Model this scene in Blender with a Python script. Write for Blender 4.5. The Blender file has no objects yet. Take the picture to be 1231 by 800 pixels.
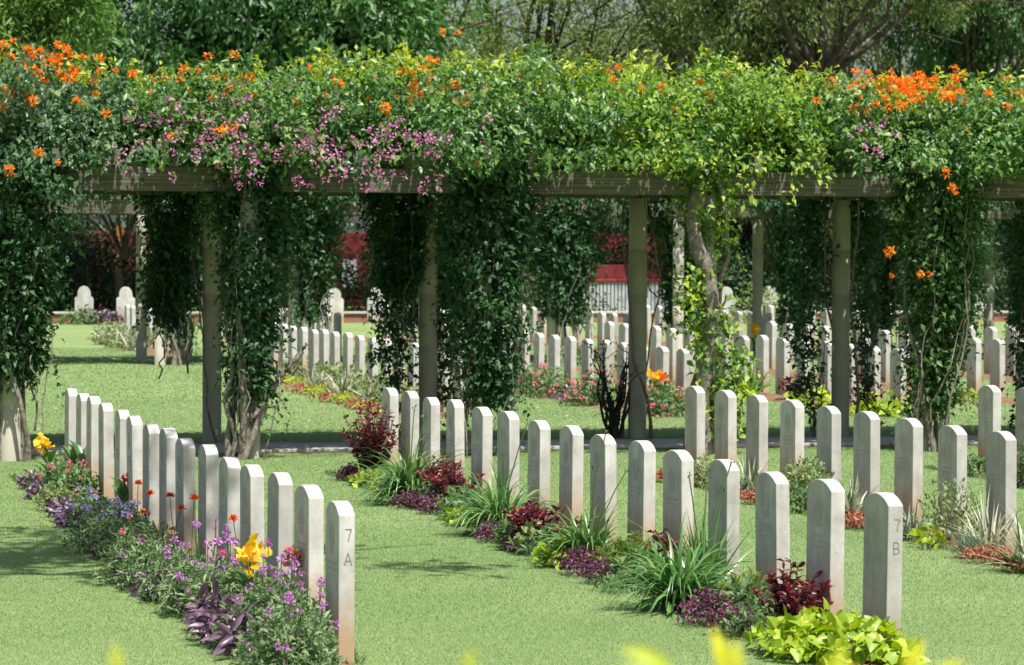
import bpy, math, random
import numpy as np

# ------------------------------------------------------------------ camera, sky, sun, exposure
F_PX, CX, CY = 3950.0, 615.5, 400.0            # calibrated on the photograph (1231 x 800)
ROLL, HEAD, PITCH, CAM_H = 0.004, math.atan(957 / 3950), math.atan(105.2 / 3950), 2.1
SUN_EL, SUN_AZ = math.radians(66), math.radians(14)     # azimuth: from -Y swung towards +X
sc = bpy.context.scene
COL = sc.collection
_F = np.array([math.sin(HEAD) * math.cos(PITCH), math.cos(HEAD) * math.cos(PITCH), -math.sin(PITCH)])
_R0 = np.array([math.cos(HEAD), -math.sin(HEAD), 0.0])
_U0 = np.cross(_R0, _F)
_R = math.cos(ROLL) * _R0 + math.sin(ROLL) * _U0
_U = math.cos(ROLL) * _U0 - math.sin(ROLL) * _R0
from mathutils import Matrix, Vector
cam_d = bpy.data.cameras.new('camera')
cam = bpy.data.objects.new('camera', cam_d)
COL.objects.link(cam)
cam_d.sensor_width = 36.0
cam_d.lens = 36.0 * F_PX / 1231.0
cam_d.clip_end = 2000
cam_d.dof.use_dof = True
cam_d.dof.focus_distance = 21.0
cam_d.dof.aperture_fstop = 8.0
m = Matrix(((_R[0], _U[0], -_F[0], 0), (_R[1], _U[1], -_F[1], 0), (_R[2], _U[2], -_F[2], CAM_H), (0, 0, 0, 1)))
cam.matrix_world = m
sc.camera = cam

w = bpy.data.worlds.new('World')
sc.world = w
w.use_nodes = True
nt = w.node_tree
bg = nt.nodes['Background']
sky = nt.nodes.new('ShaderNodeTexSky')
sky.sky_type = 'NISHITA'
sky.sun_disc = False
sky.sun_elevation = SUN_EL
SUN_DIR = Vector((math.sin(SUN_AZ) * math.cos(SUN_EL), -math.cos(SUN_AZ) * math.cos(SUN_EL), math.sin(SUN_EL)))
sky.sun_rotation = math.pi - SUN_AZ             # sky rotation 0 puts the sun at +Y, turning towards +X
sky.air_density = 1.0
sky.dust_density = 3.0
nt.links.new(sky.outputs[0], bg.inputs[0])
bg.inputs[1].default_value = 0.09
sun_d = bpy.data.lights.new('sun', 'SUN')
sun_d.energy = 5.0
sun_d.angle = math.radians(0.55)
sun_d.color = (1.0, 0.97, 0.92)
sun = bpy.data.objects.new('sun', sun_d)
sun.rotation_euler = SUN_DIR.to_track_quat('Z', 'Y').to_euler()
COL.objects.link(sun)
vs = sc.view_settings
vs.view_transform = 'Standard'
vs.look = 'None'
vs.gamma = 1.0
vs.use_curve_mapping = False
vs.exposure = 0.6
sc.cycles.max_bounces = 8
sc.cycles.transparent_max_bounces = 4
sc.cycles.use_denoising = True

rng = np.random.default_rng(7)
random.seed(7)

# ------------------------------------------------------------------ helpers
def g(px, py, z=0.0):
    d = _F + _R * (px - CX) / F_PX - _U * (py - CY) / F_PX
    t = (z - CAM_H) / d[2]
    return np.array([d[0] * t, d[1] * t, z])

def gy(px, py, y):
    d = _F + _R * (px - CX) / F_PX - _U * (py - CY) / F_PX
    t = y / d[1]
    return np.array([d[0] * t, y, CAM_H + d[2] * t])

def proj(p):
    v = np.asarray(p, float) - np.array([0, 0, CAM_H])
    dd = v @ _F
    return CX + F_PX * (v @ _R) / dd, CY - F_PX * (v @ _U) / dd

def nrm(a):
    return a / np.maximum(np.linalg.norm(a, axis=-1, keepdims=True), 1e-9)

def mesh_np(name, V, T, tint=None, smooth=False):
    me = bpy.data.meshes.new(name)
    V = np.ascontiguousarray(V, np.float32)
    T = np.ascontiguousarray(T, np.int32)
    k = T.shape[1]
    me.vertices.add(len(V)); me.vertices.foreach_set('co', V.ravel())
    me.loops.add(T.size); me.loops.foreach_set('vertex_index', T.ravel())
    me.polygons.add(len(T))
    me.polygons.foreach_set('loop_start', np.arange(0, T.size, k, dtype=np.int32))
    me.polygons.foreach_set('loop_total', np.full(len(T), k, np.int32))
    if smooth:
        me.polygons.foreach_set('use_smooth', np.ones(len(T), bool))
    if tint is not None:
        a = me.attributes.new('tint', 'FLOAT', 'POINT')
        a.data.foreach_set('value', np.ascontiguousarray(tint, np.float32))
    me.update(calc_edges=True)
    return me

def link(name, me, mat=None, parent=None, kind=None, label=None):
    o = bpy.data.objects.new(name, me)
    COL.objects.link(o)
    if mat is not None and me is not None and len(me.materials) == 0:
        me.materials.append(mat)
    if parent is not None:
        o.parent = parent
    if kind: o['kind'] = kind
    if label: o['label'] = label
    return o

def tag(o, label, cat, group=None):
    o['label'] = label; o['category'] = cat
    if group: o['group'] = group
    return o

def thing(name, loc, label, cat, group=None, rz=0.0):
    o = bpy.data.objects.new(name, None)
    o.empty_display_size = 0.1
    COL.objects.link(o)
    o.location = loc
    o.rotation_euler = (0, 0, rz)
    return tag(o, label, cat, group)

class MB:
    """collects boxes / polygons into one mesh"""
    def __init__(s): s.v = []; s.f = []
    def box(s, c, d, rz=0.0):
        c = np.array(c); d = np.array(d) / 2
        b = len(s.v)
        ca, sa = math.cos(rz), math.sin(rz)
        for z in (-1, 1):
            for x, y in ((-1, -1), (1, -1), (1, 1), (-1, 1)):
                lx, ly = x * d[0], y * d[1]
                s.v.append((c[0] + ca * lx - sa * ly, c[1] + sa * lx + ca * ly, c[2] + z * d[2]))
        s.f += [tuple(b + i for i in q) for q in ((3, 2, 1, 0), (4, 5, 6, 7), (0, 1, 5, 4), (1, 2, 6, 5), (2, 3, 7, 6), (3, 0, 4, 7))]
        return s
    def mesh(s, name, bevel=0.0):
        me = bpy.data.meshes.new(name)
        me.from_pydata(s.v, [], s.f)
        if bevel:
            import bmesh
            bm = bmesh.new(); bm.from_mesh(me)
            bmesh.ops.bevel(bm, geom=bm.edges[:], offset=bevel, segments=1, affect='EDGES')
            bm.to_mesh(me); bm.free()
        me.update()
        return me

def tube_geo(pts, rad, sides=7):
    P = np.asarray(pts, float); n = len(P)
    rad = np.broadcast_to(np.asarray(rad, float), (n,))
    Tn = nrm(np.gradient(P, axis=0))
    ref = np.array([0.31, 0.17, 0.94]); ref = np.where(np.abs(Tn @ ref)[:, None] > .95, np.array([1.0, 0, 0]), ref)
    A = nrm(np.cross(Tn, ref)); B = np.cross(Tn, A)
    a = np.linspace(0, 2 * math.pi, sides, endpoint=False)
    V = P[:, None, :] + rad[:, None, None] * (np.cos(a)[None, :, None] * A[:, None, :] + np.sin(a)[None, :, None] * B[:, None, :])
    V = V.reshape(-1, 3)
    i = np.arange(n - 1)[:, None] * sides; j = np.arange(sides)[None, :]; j2 = (j + 1) % sides
    Q = np.stack([i + j, i + j2, i + sides + j2, i + sides + j], -1).reshape(-1, 4)
    return V, Q

def tubes_mesh(name, lst, sides=7):
    Vs, Qs, o = [], [], 0
    for pts, rad in lst:
        V, Q = tube_geo(pts, rad, sides)
        Vs.append(V); Qs.append(Q + o); o += len(V)
    return mesh_np(name, np.concatenate(Vs), np.concatenate(Qs), smooth=True)

def wob(p0, p1, n=8, amp=0.05):
    """a wandering line between two points"""
    p0 = np.array(p0, float); p1 = np.array(p1, float)
    t = np.linspace(0, 1, n)[:, None]
    w_ = np.cumsum(rng.normal(0, 1, (n, 3)), 0)
    w_ = w_ - t * w_[-1] - (1 - t) * w_[0]
    return p0 * (1 - t) + p1 * t + w_ * amp

LEAF4 = (np.array([[0, 0, 0], [-.5, .42, .14], [0, 1, -.12], [.5, .42, .14], [0, .48, 0]], float),
         np.array([[0, 4, 1], [4, 2, 1], [0, 3, 4], [4, 3, 2]]))
LEAF2 = (np.array([[0, 0, 0], [-.5, .45, .12], [0, 1, -.08], [.5, .45, .12]], float),
         np.array([[0, 2, 1], [0, 3, 2]]))
HEART = (np.array([[0, 0, 0], [-.42, -.12, .05], [-.55, .25, .1], [-.28, .7, .05], [0, 1.05, -.14], [.28, .7, .05], [.55, .25, .1], [.42, -.12, .05], [0, .4, 0]], float),
         np.array([[8, 0, 1], [8, 1, 2], [8, 2, 3], [8, 3, 4], [8, 4, 5], [8, 5, 6], [8, 6, 7], [8, 7, 0]]))
LANCE = (np.array([[0, 0, 0], [-.42, .3, .1], [-.4, .62, .06], [0, 1, -.2], [.4, .62, .06], [.42, .3, .1], [0, .35, 0], [0, .66, -.03]], float),
         np.array([[0, 6, 1], [1, 6, 2], [6, 7, 2], [2, 7, 3], [0, 5, 6], [5, 4, 6], [6, 4, 7], [7, 4, 3]]))

def leaves_geo(P, D, N, L, wr, tint, tpl=LEAF4):
    """P base points, D growth dirs, N rough normals, L lengths, wr width ratio"""
    n = len(P)
    D = nrm(D); S = nrm(np.cross(D, N)); N2 = np.cross(S, D)
    tv, tf = tpl
    L = np.broadcast_to(np.asarray(L, float), (n,)); wr = np.broadcast_to(np.asarray(wr, float), (n,))
    V = P[:, None, :] + L[:, None, None] * (tv[None, :, 0:1] * wr[:, None, None] * S[:, None, :] + tv[None, :, 1:2] * D[:, None, :] + tv[None, :, 2:3] * N2[:, None, :])
    k = len(tv)
    T = (np.arange(n)[:, None, None] * k + tf[None]).reshape(-1, 3)
    return V.reshape(-1, 3), T, np.repeat(tint, k)

def joined(name, parts):
    Vs, Ts, Ns, o = [], [], [], 0
    for V, T, t in parts:
        Vs.append(V); Ts.append(T + o); Ns.append(t); o += len(V)
    return mesh_np(name, np.concatenate(Vs), np.concatenate(Ts), np.concatenate(Ns))

def scatter(P, outward, L, wr, tpl=LEAF4, droop=.5, spread=.7, tint=None, lvar=.45):
    n = len(P)
    out = nrm(outward + rng.normal(0, .35, (n, 3)))
    D = out * .6 + np.array([0, 0, -droop]) + rng.normal(0, spread, (n, 3))
    N = out * .7 + np.array([0, 0, .7]) + rng.normal(0, .4, (n, 3))
    if tint is None: tint = rng.random(n)
    return leaves_geo(P, D, N, L * (1 + lvar * rng.uniform(-1, 1, n)), wr, tint, tpl)

# ------------------------------------------------------------------ materials
def newmat(name):
    mt = bpy.data.materials.new(name); mt.use_nodes = True
    n = mt.node_tree; b = n.nodes['Principled BSDF']
    return mt, n, b

def ramp(n, stops):
    r = n.nodes.new('ShaderNodeValToRGB')
    el = r.color_ramp.elements
    el[0].position, el[0].color = stops[0][0], (*stops[0][1], 1)
    el[1].position, el[1].color = stops[-1][0], (*stops[-1][1], 1)
    for p, c in stops[1:-1]:
        e = el.new(p); e.color = (*c, 1)
    return r

def leafmat(name, stops, trans=.3, rough=.45, spec=.35):
    mt, n, b = newmat(name)
    at = n.nodes.new('ShaderNodeAttribute'); at.attribute_name = 'tint'
    if len(stops[0]) == 3:
        stops = [(i / (len(stops) - 1), c) for i, c in enumerate(stops)]
    r = ramp(n, stops)
    n.links.new(at.outputs['Fac'], r.inputs[0])
    n.links.new(r.outputs[0], b.inputs['Base Color'])
    b.inputs['Roughness'].default_value = rough
    b.inputs['Specular IOR Level'].default_value = spec
    tr = n.nodes.new('ShaderNodeBsdfTranslucent')
    hs = n.nodes.new('ShaderNodeHueSaturation'); hs.inputs['Saturation'].default_value = 1.15; hs.inputs['Value'].default_value = 1.5
    n.links.new(r.outputs[0], hs.inputs['Color']); n.links.new(hs.outputs[0], tr.inputs[0])
    mx = n.nodes.new('ShaderNodeMixShader'); mx.inputs[0].default_value = trans
    n.links.new(b.outputs[0], mx.inputs[1]); n.links.new(tr.outputs[0], mx.inputs[2])
    n.links.new(mx.outputs[0], n.nodes['Material Output'].inputs[0])
    return mt

def noise(n, scale, detail=4, co='Object', rough=.6):
    tc = n.nodes.new('ShaderNodeTexCoord'); t = n.nodes.new('ShaderNodeTexNoise')
    t.inputs['Scale'].default_value = scale; t.inputs['Detail'].default_value = detail; t.inputs['Roughness'].default_value = rough
    n.links.new(tc.outputs[co], t.inputs['Vector'])
    return t

def mix(n, a, b_, fac, mode='MIX'):
    x = n.nodes.new('ShaderNodeMix'); x.data_type = 'RGBA'; x.blend_type = mode
    for v, i in ((fac, 0), (a, 6), (b_, 7)):
        if hasattr(v, 'links'): n.links.new(v, x.inputs[i])
        else: x.inputs[i].default_value = v if i == 0 else (*v, 1)
    return x.outputs[2]

def math_n(n, op, a, b_=0.0, clamp=False):
    x = n.nodes.new('ShaderNodeMath'); x.operation = op; x.use_clamp = clamp
    for v, i in ((a, 0), (b_, 1)):
        if hasattr(v, 'links'): n.links.new(v, x.inputs[i])
        else: x.inputs[i].default_value = v
    return x.outputs[0]

def bump(n, b, h, s=.3, d=.01):
    x = n.nodes.new('ShaderNodeBump'); x.inputs['Strength'].default_value = s; x.inputs['Distance'].default_value = d
    n.links.new(h, x.inputs['Height']); n.links.new(x.outputs[0], b.inputs['Normal'])

def mat_stone():
    mt, n, b = newmat('headstone_limestone')
    oi = n.nodes.new('ShaderNodeObjectInfo')
    tc = n.nodes.new('ShaderNodeTexCoord')
    mp = n.nodes.new('ShaderNodeVectorMath'); mp.operation = 'ADD'
    sc_ = n.nodes.new('ShaderNodeVectorMath'); sc_.operation = 'SCALE'; sc_.inputs[0].default_value = (13, 7, 5)
    n.links.new(oi.outputs['Random'], sc_.inputs['Scale'])
    n.links.new(tc.outputs['Object'], mp.inputs[0]); n.links.new(sc_.outputs[0], mp.inputs[1])
    def nz(scale, det, stretch=(1, 1, 1)):
        k = n.nodes.new('ShaderNodeMapping'); k.inputs['Scale'].default_value = stretch
        n.links.new(mp.outputs[0], k.inputs[0])
        t = n.nodes.new('ShaderNodeTexNoise'); t.inputs['Scale'].default_value = scale; t.inputs['Detail'].default_value = det
        t.inputs['Roughness'].default_value = .65
        n.links.new(k.outputs[0], t.inputs[0]); return t.outputs[0]
    r1 = ramp(n, [(.3, (.41, .385, .34)), (.48, (.55, .525, .48)), (.7, (.65, .63, .59))])
    n.links.new(nz(6, 6), r1.inputs[0])
    # veins and weather streaks running down
    st = ramp(n, [(.42, (0, 0, 0)), (.62, (1, 1, 1))]); n.links.new(nz(9, 5, (1, 1, .12)), st.inputs[0])
    c = mix(n, (.34, .335, .305), r1.outputs[0], math_n(n, 'ADD', math_n(n, 'MULTIPLY', st.outputs[0], .45), .55))
    sp = ramp(n, [(.60, (0, 0, 0)), (.70, (1, 1, 1))]); n.links.new(nz(34, 3), sp.inputs[0])
    c = mix(n, c, (.27, .26, .23), math_n(n, 'MULTIPLY', sp.outputs[0], .38))
    # soil splash rising from the ground, height differs from stone to stone
    sep = n.nodes.new('ShaderNodeSeparateXYZ'); n.links.new(tc.outputs['Object'], sep.inputs[0])
    h = math_n(n, 'ADD', sep.outputs[2], math_n(n, 'MULTIPLY', nz(7, 4), -.28))
    h = math_n(n, 'ADD', h, math_n(n, 'MULTIPLY', oi.outputs['Random'], -.2))
    f = n.nodes.new('ShaderNodeMapRange'); f.inputs[1].default_value = -.20; f.inputs[2].default_value = .16; f.inputs[3].default_value = .8; f.inputs[4].default_value = 0
    f.interpolation_type = 'SMOOTHSTEP'
    n.links.new(h, f.inputs[0])
    c = mix(n, c, (.42, .27, .14), f.outputs[0])
    # each slab its own grey
    vr = math_n(n, 'ADD', math_n(n, 'MULTIPLY', oi.outputs['Random'], .24), .86)
    hs = n.nodes.new('ShaderNodeHueSaturation'); n.links.new(vr, hs.inputs['Value']); n.links.new(c, hs.inputs['Color'])
    n.links.new(hs.outputs[0], b.inputs['Base Color'])
    b.inputs['Roughness'].default_value = .85; b.inputs['Specular IOR Level'].default_value = .25
    bump(n, b, nz(60, 4), .25, .004)
    return mt

def mat_simple(name, stops, scale, rough=.85, bs=.3, bd=.01, stretch=None, spec=.3):
    mt, n, b = newmat(name)
    t = noise(n, scale, 6)
    if stretch:
        k = n.nodes.new('ShaderNodeMapping'); k.inputs['Scale'].default_value = stretch
        tc = [x for x in n.nodes if x.type == 'TEX_COORD'][0]
        n.links.new(tc.outputs['Object'], k.inputs[0]); n.links.new(k.outputs[0], t.inputs[0])
    r = ramp(n, stops); n.links.new(t.outputs[0], r.inputs[0])
    n.links.new(r.outputs[0], b.inputs['Base Color'])
    b.inputs['Roughness'].default_value = rough; b.inputs['Specular IOR Level'].default_value = spec
    if bs: bump(n, b, t.outputs[0], bs, bd)
    return mt

def mat_ground():
    mt, n, b = newmat('lawn_ground')
    a = noise(n, .35, 5); a2 = noise(n, 26, 5)
    r = ramp(n, [(.35, (.14, .23, .075)), (.65, (.20, .28, .11))]); n.links.new(a.outputs[0], r.inputs[0])
    c = mix(n, r.outputs[0], (.25, .26, .12), math_n(n, 'MULTIPLY', a2.outputs[0], .5))
    n.links.new(c, b.inputs['Base Color']); b.inputs['Roughness'].default_value = .95; b.inputs['Specular IOR Level'].default_value = .1
    bump(n, b, a2.outputs[0], .6, .02)
    return mt

def mat_grass():
    mt, n, b = newmat('grass_blades')
    at = n.nodes.new('ShaderNodeAttribute'); at.attribute_name = 'tint'
    geo = n.nodes.new('ShaderNodeNewGeometry')
    t = n.nodes.new('ShaderNodeTexNoise'); t.inputs['Scale'].default_value = .5; t.inputs['Detail'].default_value = 8; t.inputs['Roughness'].default_value = .65
    n.links.new(geo.outputs['Position'], t.inputs['Vector'])
    r = ramp(n, [(0, (.16, .265, .09)), (.45, (.205, .315, .12)), (.8, (.275, .37, .17)), (1, (.39, .41, .24))])
    f = math_n(n, 'ADD', math_n(n, 'MULTIPLY', at.outputs['Fac'], .55), math_n(n, 'MULTIPLY', math_n(n, 'SUBTRACT', t.outputs[0], .36), 1.25), True)
    n.links.new(f, r.inputs[0]); n.links.new(r.outputs[0], b.inputs['Base Color'])
    b.inputs['Roughness'].default_value = .6; b.inputs['Specular IOR Level'].default_value = .25
    tr = n.nodes.new('ShaderNodeBsdfTranslucent'); n.links.new(r.outputs[0], tr.inputs[0])
    mx = n.nodes.new('ShaderNodeMixShader'); mx.inputs[0].default_value = .3
    n.links.new(b.outputs[0], mx.inputs[1]); n.links.new(tr.outputs[0], mx.inputs[2])
    n.links.new(mx.outputs[0], n.nodes['Material Output'].inputs[0])
    return mt

M = {}
M['stone'] = mat_stone()
M['engrave'] = mat_simple('engraved_lines', [(.3, (.13, .125, .11)), (.7, (.22, .21, .19))], 40, bs=0)
M['carve'] = mat_simple('carved_relief', [(.3, (.36, .34, .30)), (.7, (.50, .475, .43))], 30, bs=0)
M['ground'] = mat_ground()
M['grass'] = mat_grass()
M['soil'] = mat_simple('bed_soil', [(.3, (.12, .065, .035)), (.7, (.26, .16, .09))], 18, .95, .8, .03)
M['paving'] = mat_simple('paving_stone', [(.3, (.34, .33, .30)), (.7, (.50, .485, .45))], 9, .9, .4, .01)
M['column'] = mat_simple('column_stone', [(.25, (.33, .31, .24)), (.55, (.40, .38, .30)), (.8, (.46, .44, .36))], 3.5, .9, .12, .006)
M['timber'] = mat_simple('weathered_timber', [(.3, (.055, .052, .04)), (.5, (.125, .118, .09)), (.7, (.21, .20, .155))], 3, .85, .6, .01, (.35, 9, 14))
M['bark'] = mat_simple('vine_bark', [(.3, (.10, .085, .065)), (.5, (.20, .175, .145)), (.7, (.31, .28, .24))], 22, .9, .9, .02)
M['trunk'] = mat_simple('tree_bark', [(.3, (.03, .025, .02)), (.7, (.085, .07, .055))], 4, .95, .8, .05)
M['brick'] = mat_simple('brick', [(.3, (.22, .10, .07)), (.7, (.34, .17, .12))], 12, .9, .3)
M['coping'] = mat_simple('coping_stone', [(.3, (.4, .37, .32)), (.7, (.52, .49, .44))], 8, .9, .2)
M['redpaint'] = mat_simple('red_painted_wall', [(.3, (.12, .016, .018)), (.7, (.19, .024, .026))], 2, .7, .1)
M['redrail'] = mat_simple('red_rail_paint', [(.3, (.24, .025, .025)), (.7, (.31, .04, .035))], 4, .5, 0)
M['orange_post'] = mat_simple('orange_post_paint', [(.3, (.25, .10, .02)), (.7, (.32, .14, .03))], 4, .6, 0)
M['white_panel'] = mat_simple('white_panel_paint', [(.3, (.42, .42, .44)), (.7, (.52, .52, .54))], 3, .6, 0)
M['blue'] = mat_simple('blue_sheet', [(.3, (.02, .16, .36)), (.7, (.04, .24, .48))], 3, .6, 0)
# leaves
M['vine_shaded'] = leafmat('vine_leaf_shaded', [(.022, .07, .028), (.045, .115, .04), (.10, .18, .055)])  # shade on the hanging vine leaves is put into this darker colour
M['vine_mid'] = leafmat('vine_leaf_mid', [(.03, .085, .025), (.07, .15, .04), (.15, .24, .06)])
M['vine_lime'] = leafmat('vine_leaf_lime', [(.04, .11, .025), (.12, .24, .04), (.29, .41, .06), (.42, .46, .07)], .34)
M['canopy_sunlit_grey'] = leafmat('canopy_leaf_sunlit_grey_green', [(.035, .09, .035), (.095, .18, .07), (.26, .36, .17)], .3, .4, .5)  # sunlit brightness of the left canopy painted into the grey-green leaf colour
M['canopy_sunlit_mixed'] = leafmat('canopy_leaf_sunlit_mixed', [(.035, .10, .028), (.10, .21, .045), (.30, .42, .09)], .32, .4, .5)  # lighter leaf colour stands for sun on top of the same vines
M['tree_dark'] = leafmat('tree_leaf_dark', [(.04, .11, .035), (.08, .19, .055), (.17, .29, .09)], .3, .4, .5)
M['tree_light'] = leafmat('tree_leaf_light', [(.08, .17, .04), (.15, .27, .06), (.26, .38, .10)], .35)
M['tree_yellow'] = leafmat('tree_leaf_yellow_green', [(.13, .19, .05), (.22, .29, .075), (.36, .41, .13)], .35)
M['tree_olive'] = leafmat('tree_leaf_olive', [(.10, .155, .05), (.18, .24, .075), (.31, .35, .12)], .3)
M['hedge'] = leafmat('hedge_leaf', [(.018, .045, .02), (.035, .075, .03), (.07, .12, .045)], .2)
M['strap'] = leafmat('strap_leaf', [(.055, .14, .04), (.11, .23, .065), (.22, .35, .12)], .28, .3, .6)
M['varieg'] = leafmat('variegated_leaf', [(0, (.10, .17, .08)), (.45, (.20, .26, .14)), (.55, (.5, .5, .38)), (1, (.62, .60, .48))], .25)
M['silver'] = leafmat('silver_leaf', [(.14, .2, .13), (.25, .31, .22)], .2)
M['red'] = leafmat('red_leaf', [(0, (.045, .012, .018)), (.6, (.12, .022, .03)), (.85, (.24, .04, .05)), (1, (.36, .11, .11))], .25, .35, .5)
M['purple'] = leafmat('purple_leaf', [(.05, .018, .035), (.12, .035, .07), (.21, .08, .13)], .2)
M['purple_grey'] = leafmat('purple_grey_leaf', [(.05, .025, .05), (.13, .07, .12), (.27, .18, .23)], .2, .35, .5)
M['lime'] = leafmat('lime_leaf', [(.16, .27, .025), (.30, .41, .035), (.46, .54, .06)], .35, .4)
M['fern'] = leafmat('fern_leaf', [(.12, .20, .04), (.24, .32, .07), (.34, .40, .10)], .35)
M['bush'] = leafmat('bush_leaf', [(.045, .11, .035), (.095, .18, .06), (.17, .26, .09)], .3)
M['verbena'] = leafmat('verbena_leaf', [(.07, .13, .055), (.14, .22, .09), (.27, .35, .17)], .3)
M['palebush'] = leafmat('pale_bush_leaf', [(.10, .16, .055), (.20, .27, .10), (.33, .37, .17)], .3)
M['redground'] = leafmat('rust_leaf', [(.18, .05, .03), (.34, .11, .06), (.46, .22, .13)], .2)
M['canna'] = leafmat('canna_leaf', [(.05, .13, .035), (.09, .19, .05), (.13, .25, .07)], .35, .35, .5)
M['stem'] = leafmat('green_stem', [(.07, .13, .04), (.11, .18, .06)], .1)
M['orange'] = leafmat('orange_petal', [(.80, .16, .02), (.90, .26, .03), (.92, .42, .06)], .35, .5, .2)
M['gerbera'] = leafmat('orange_red_petal', [(.68, .10, .02), (.85, .20, .04)], .3, .5, .2)
M['yellow'] = leafmat('yellow_petal', [(.80, .42, .01), (.88, .58, .02), (.92, .72, .22)], .35, .5, .2)
M['magenta'] = leafmat('bougainvillea_bract', [(.42, .10, .27), (.60, .21, .42), (.72, .42, .58)], .35, .6, .2)
M['pink'] = leafmat('pink_petal', [(.62, .12, .17), (.75, .24, .27), (.80, .42, .42)], .3, .6, .2)
M['violet'] = leafmat('violet_petal', [(.38, .12, .38), (.54, .22, .52), (.64, .38, .64)], .3, .6, .2)
M['lilac'] = leafmat('lilac_petal', [(.24, .20, .46), (.38, .33, .58), (.54, .50, .70)], .3, .6, .2)
M['petal_litter'] = leafmat('fallen_petal', [(.45, .30, .22), (.55, .42, .36), (.60, .34, .36)], .1, .7, .1)
M['fore'] = leafmat('yellow_green_leaf', [(.30, .40, .03), (.62, .58, .02)], .35)

# ------------------------------------------------------------------ ground and lawn
def ground():
    me = mesh_np('ground', [(-600, -200, 0), (700, -200, 0), (700, 1000, 0), (-600, 1000, 0)], [[0, 1, 2, 3]])
    o = link('ground', me, M['ground'], kind='structure')
    o['label'] = 'mown green lawn reaching back under the pergolas'
ground()

ROWX = [3.06 + 2.85 * k for k in range(8)]       # centre lines of the headstone rows
PITCH_Y = .925
P1F, P1R, P2F, P2R = 31.85, 34.4, 56.6, 59.2     # column lines of the two pergolas
BEDS = []                                        # (x0, x1, y0, y1)
for k, (ya, yb) in ((0, (15.55, 29.6)), (1, (15.45, 29.6)), (2, (15.5, 29.3)), (3, (15.5, 29.3))):
    BEDS.append((ROWX[k] - .5, ROWX[k] + .04, ya, yb))
for k in range(2, 8): BEDS.append((ROWX[k] - .62, ROWX[k] + .06, 38.6, 53.8))
for k in range(2, 8): BEDS.append((ROWX[k] - .9, ROWX[k] - .2, 61.6, 72.8))

def soil():
    for i, (x0, x1, y0, y1) in enumerate(BEDS):
        ny = int((y1 - y0) / .18) + 1
        ys = np.linspace(y0, y1, ny)
        V, T = [], []
        nx = 6
        jl = rng.normal(0, .025, ny); jr = rng.normal(0, .012, ny)
        for a, y in enumerate(ys):
            e = min(1, (a + .2) / 2.0, (ny - 1 - a + .2) / 2.0)
            for b in range(nx):
                s = b / (nx - 1)
                x = (x0 + jl[a]) * (1 - s) + (x1 + jr[a]) * s
                V.append((x, y, -.01 + .055 * math.sin(math.pi * s) ** .6 * e + rng.normal(0, .006) * (0 < b < nx - 1)))
        for a in range(ny - 1):
            for b in range(nx - 1):
                q = a * nx + b
                T.append((q, q + 1, q + nx + 1, q + nx))
        o = link('flower_bed_soil', mesh_np('flower_bed_soil', V, T, smooth=True), M['soil'], kind='structure')
soil()

def in_bed(P):
    k = np.zeros(len(P), bool)
    for x0, x1, y0, y1 in BEDS:
        k |= (P[:, 0] > x0 + .02) & (P[:, 0] < x1 - .03) & (P[:, 1] > y0) & (P[:, 1] < y1)
    k |= (P[:, 1] > 32.62) & (P[:, 1] < 33.78)
    return k

def grass():
    Vs, Ts, Ns, o = [], [], [], 0
    for y0, y1, dens, hh, ww in ((13.5, 18, 9000, .012, .0024), (18, 24, 6000, .0125, .003), (24, 32.6, 3200, .014, .004), (32.6, 44, 1100, .016, .007), (44, 66, 330, .02, .013)):
        xa = math.tan(HEAD - math.atan(680 / F_PX)); xb = math.tan(HEAD + math.atan(680 / F_PX))
        x0, x1 = xa * y0 - .5, xb * y1 + .5
        n = int((x1 - x0) * (y1 - y0) * dens)
        P = np.stack([rng.uniform(x0, x1, n), rng.uniform(y0, y1, n), np.zeros(n)], 1)
        P = P[(P[:, 0] > xa * P[:, 1] - .5) & (P[:, 0] < xb * P[:, 1] + .5)]
        P = P[~in_bed(P)]
        n = len(P)
        a = rng.uniform(0, 2 * math.pi, n)
        S = np.stack([np.cos(a), np.sin(a), np.zeros(n)], 1)
        lean = rng.normal(0, .55, (n, 2))
        h = hh * rng.uniform(.5, 1.25, n)
        tip = P + np.stack([lean[:, 0] * h, lean[:, 1] * h, h], 1)
        wv = ww * rng.uniform(.7, 1.4, n)
        V = np.stack([P - S * wv[:, None] / 2, P + S * wv[:, None] / 2, tip], 1).reshape(-1, 3)
        V[:, 2] += .001
        t = np.clip(rng.beta(2, 2.6, n), 0, 1)
        Vs.append(V); Ts.append(np.arange(3 * n).reshape(-1, 3) + o); Ns.append(np.repeat(t, 3)); o += 3 * n
    ob = link('lawn_grass', mesh_np('lawn_grass', np.concatenate(Vs), np.concatenate(Ts), np.concatenate(Ns)), M['grass'], kind='stuff')
    tag(ob, 'short mown grass blades covering the lawn', 'grass')
grass()

def path():
    base = MB().box((8, 33.2, .0), (30, 1.14, .016)).mesh('path')
    p = link('path', base, M['soil'], kind='structure')
    sl = {}
    x = -6.0
    k = 0
    while x < 22:
        wd = (.86, 1.05, .95)[k % 3]
        for r, (yy, dy) in enumerate(((32.91, .54), (33.48, .56))):
            key = (k % 3, r)
            if key not in sl:
                sl[key] = MB().box((0, 0, 0), (wd - .016, dy - .014, .03)).mesh('slab', .004)
            o = link('slab', sl[key], M['paving'], p)
            o.location = (x + wd / 2 + (.4 if r else 0), yy, .02 + random.uniform(-.003, .003))
            o.rotation_euler = (random.uniform(-.004, .004), random.uniform(-.004, .004), random.uniform(-.004, .004))
        x += wd; k += 1
path()

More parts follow.
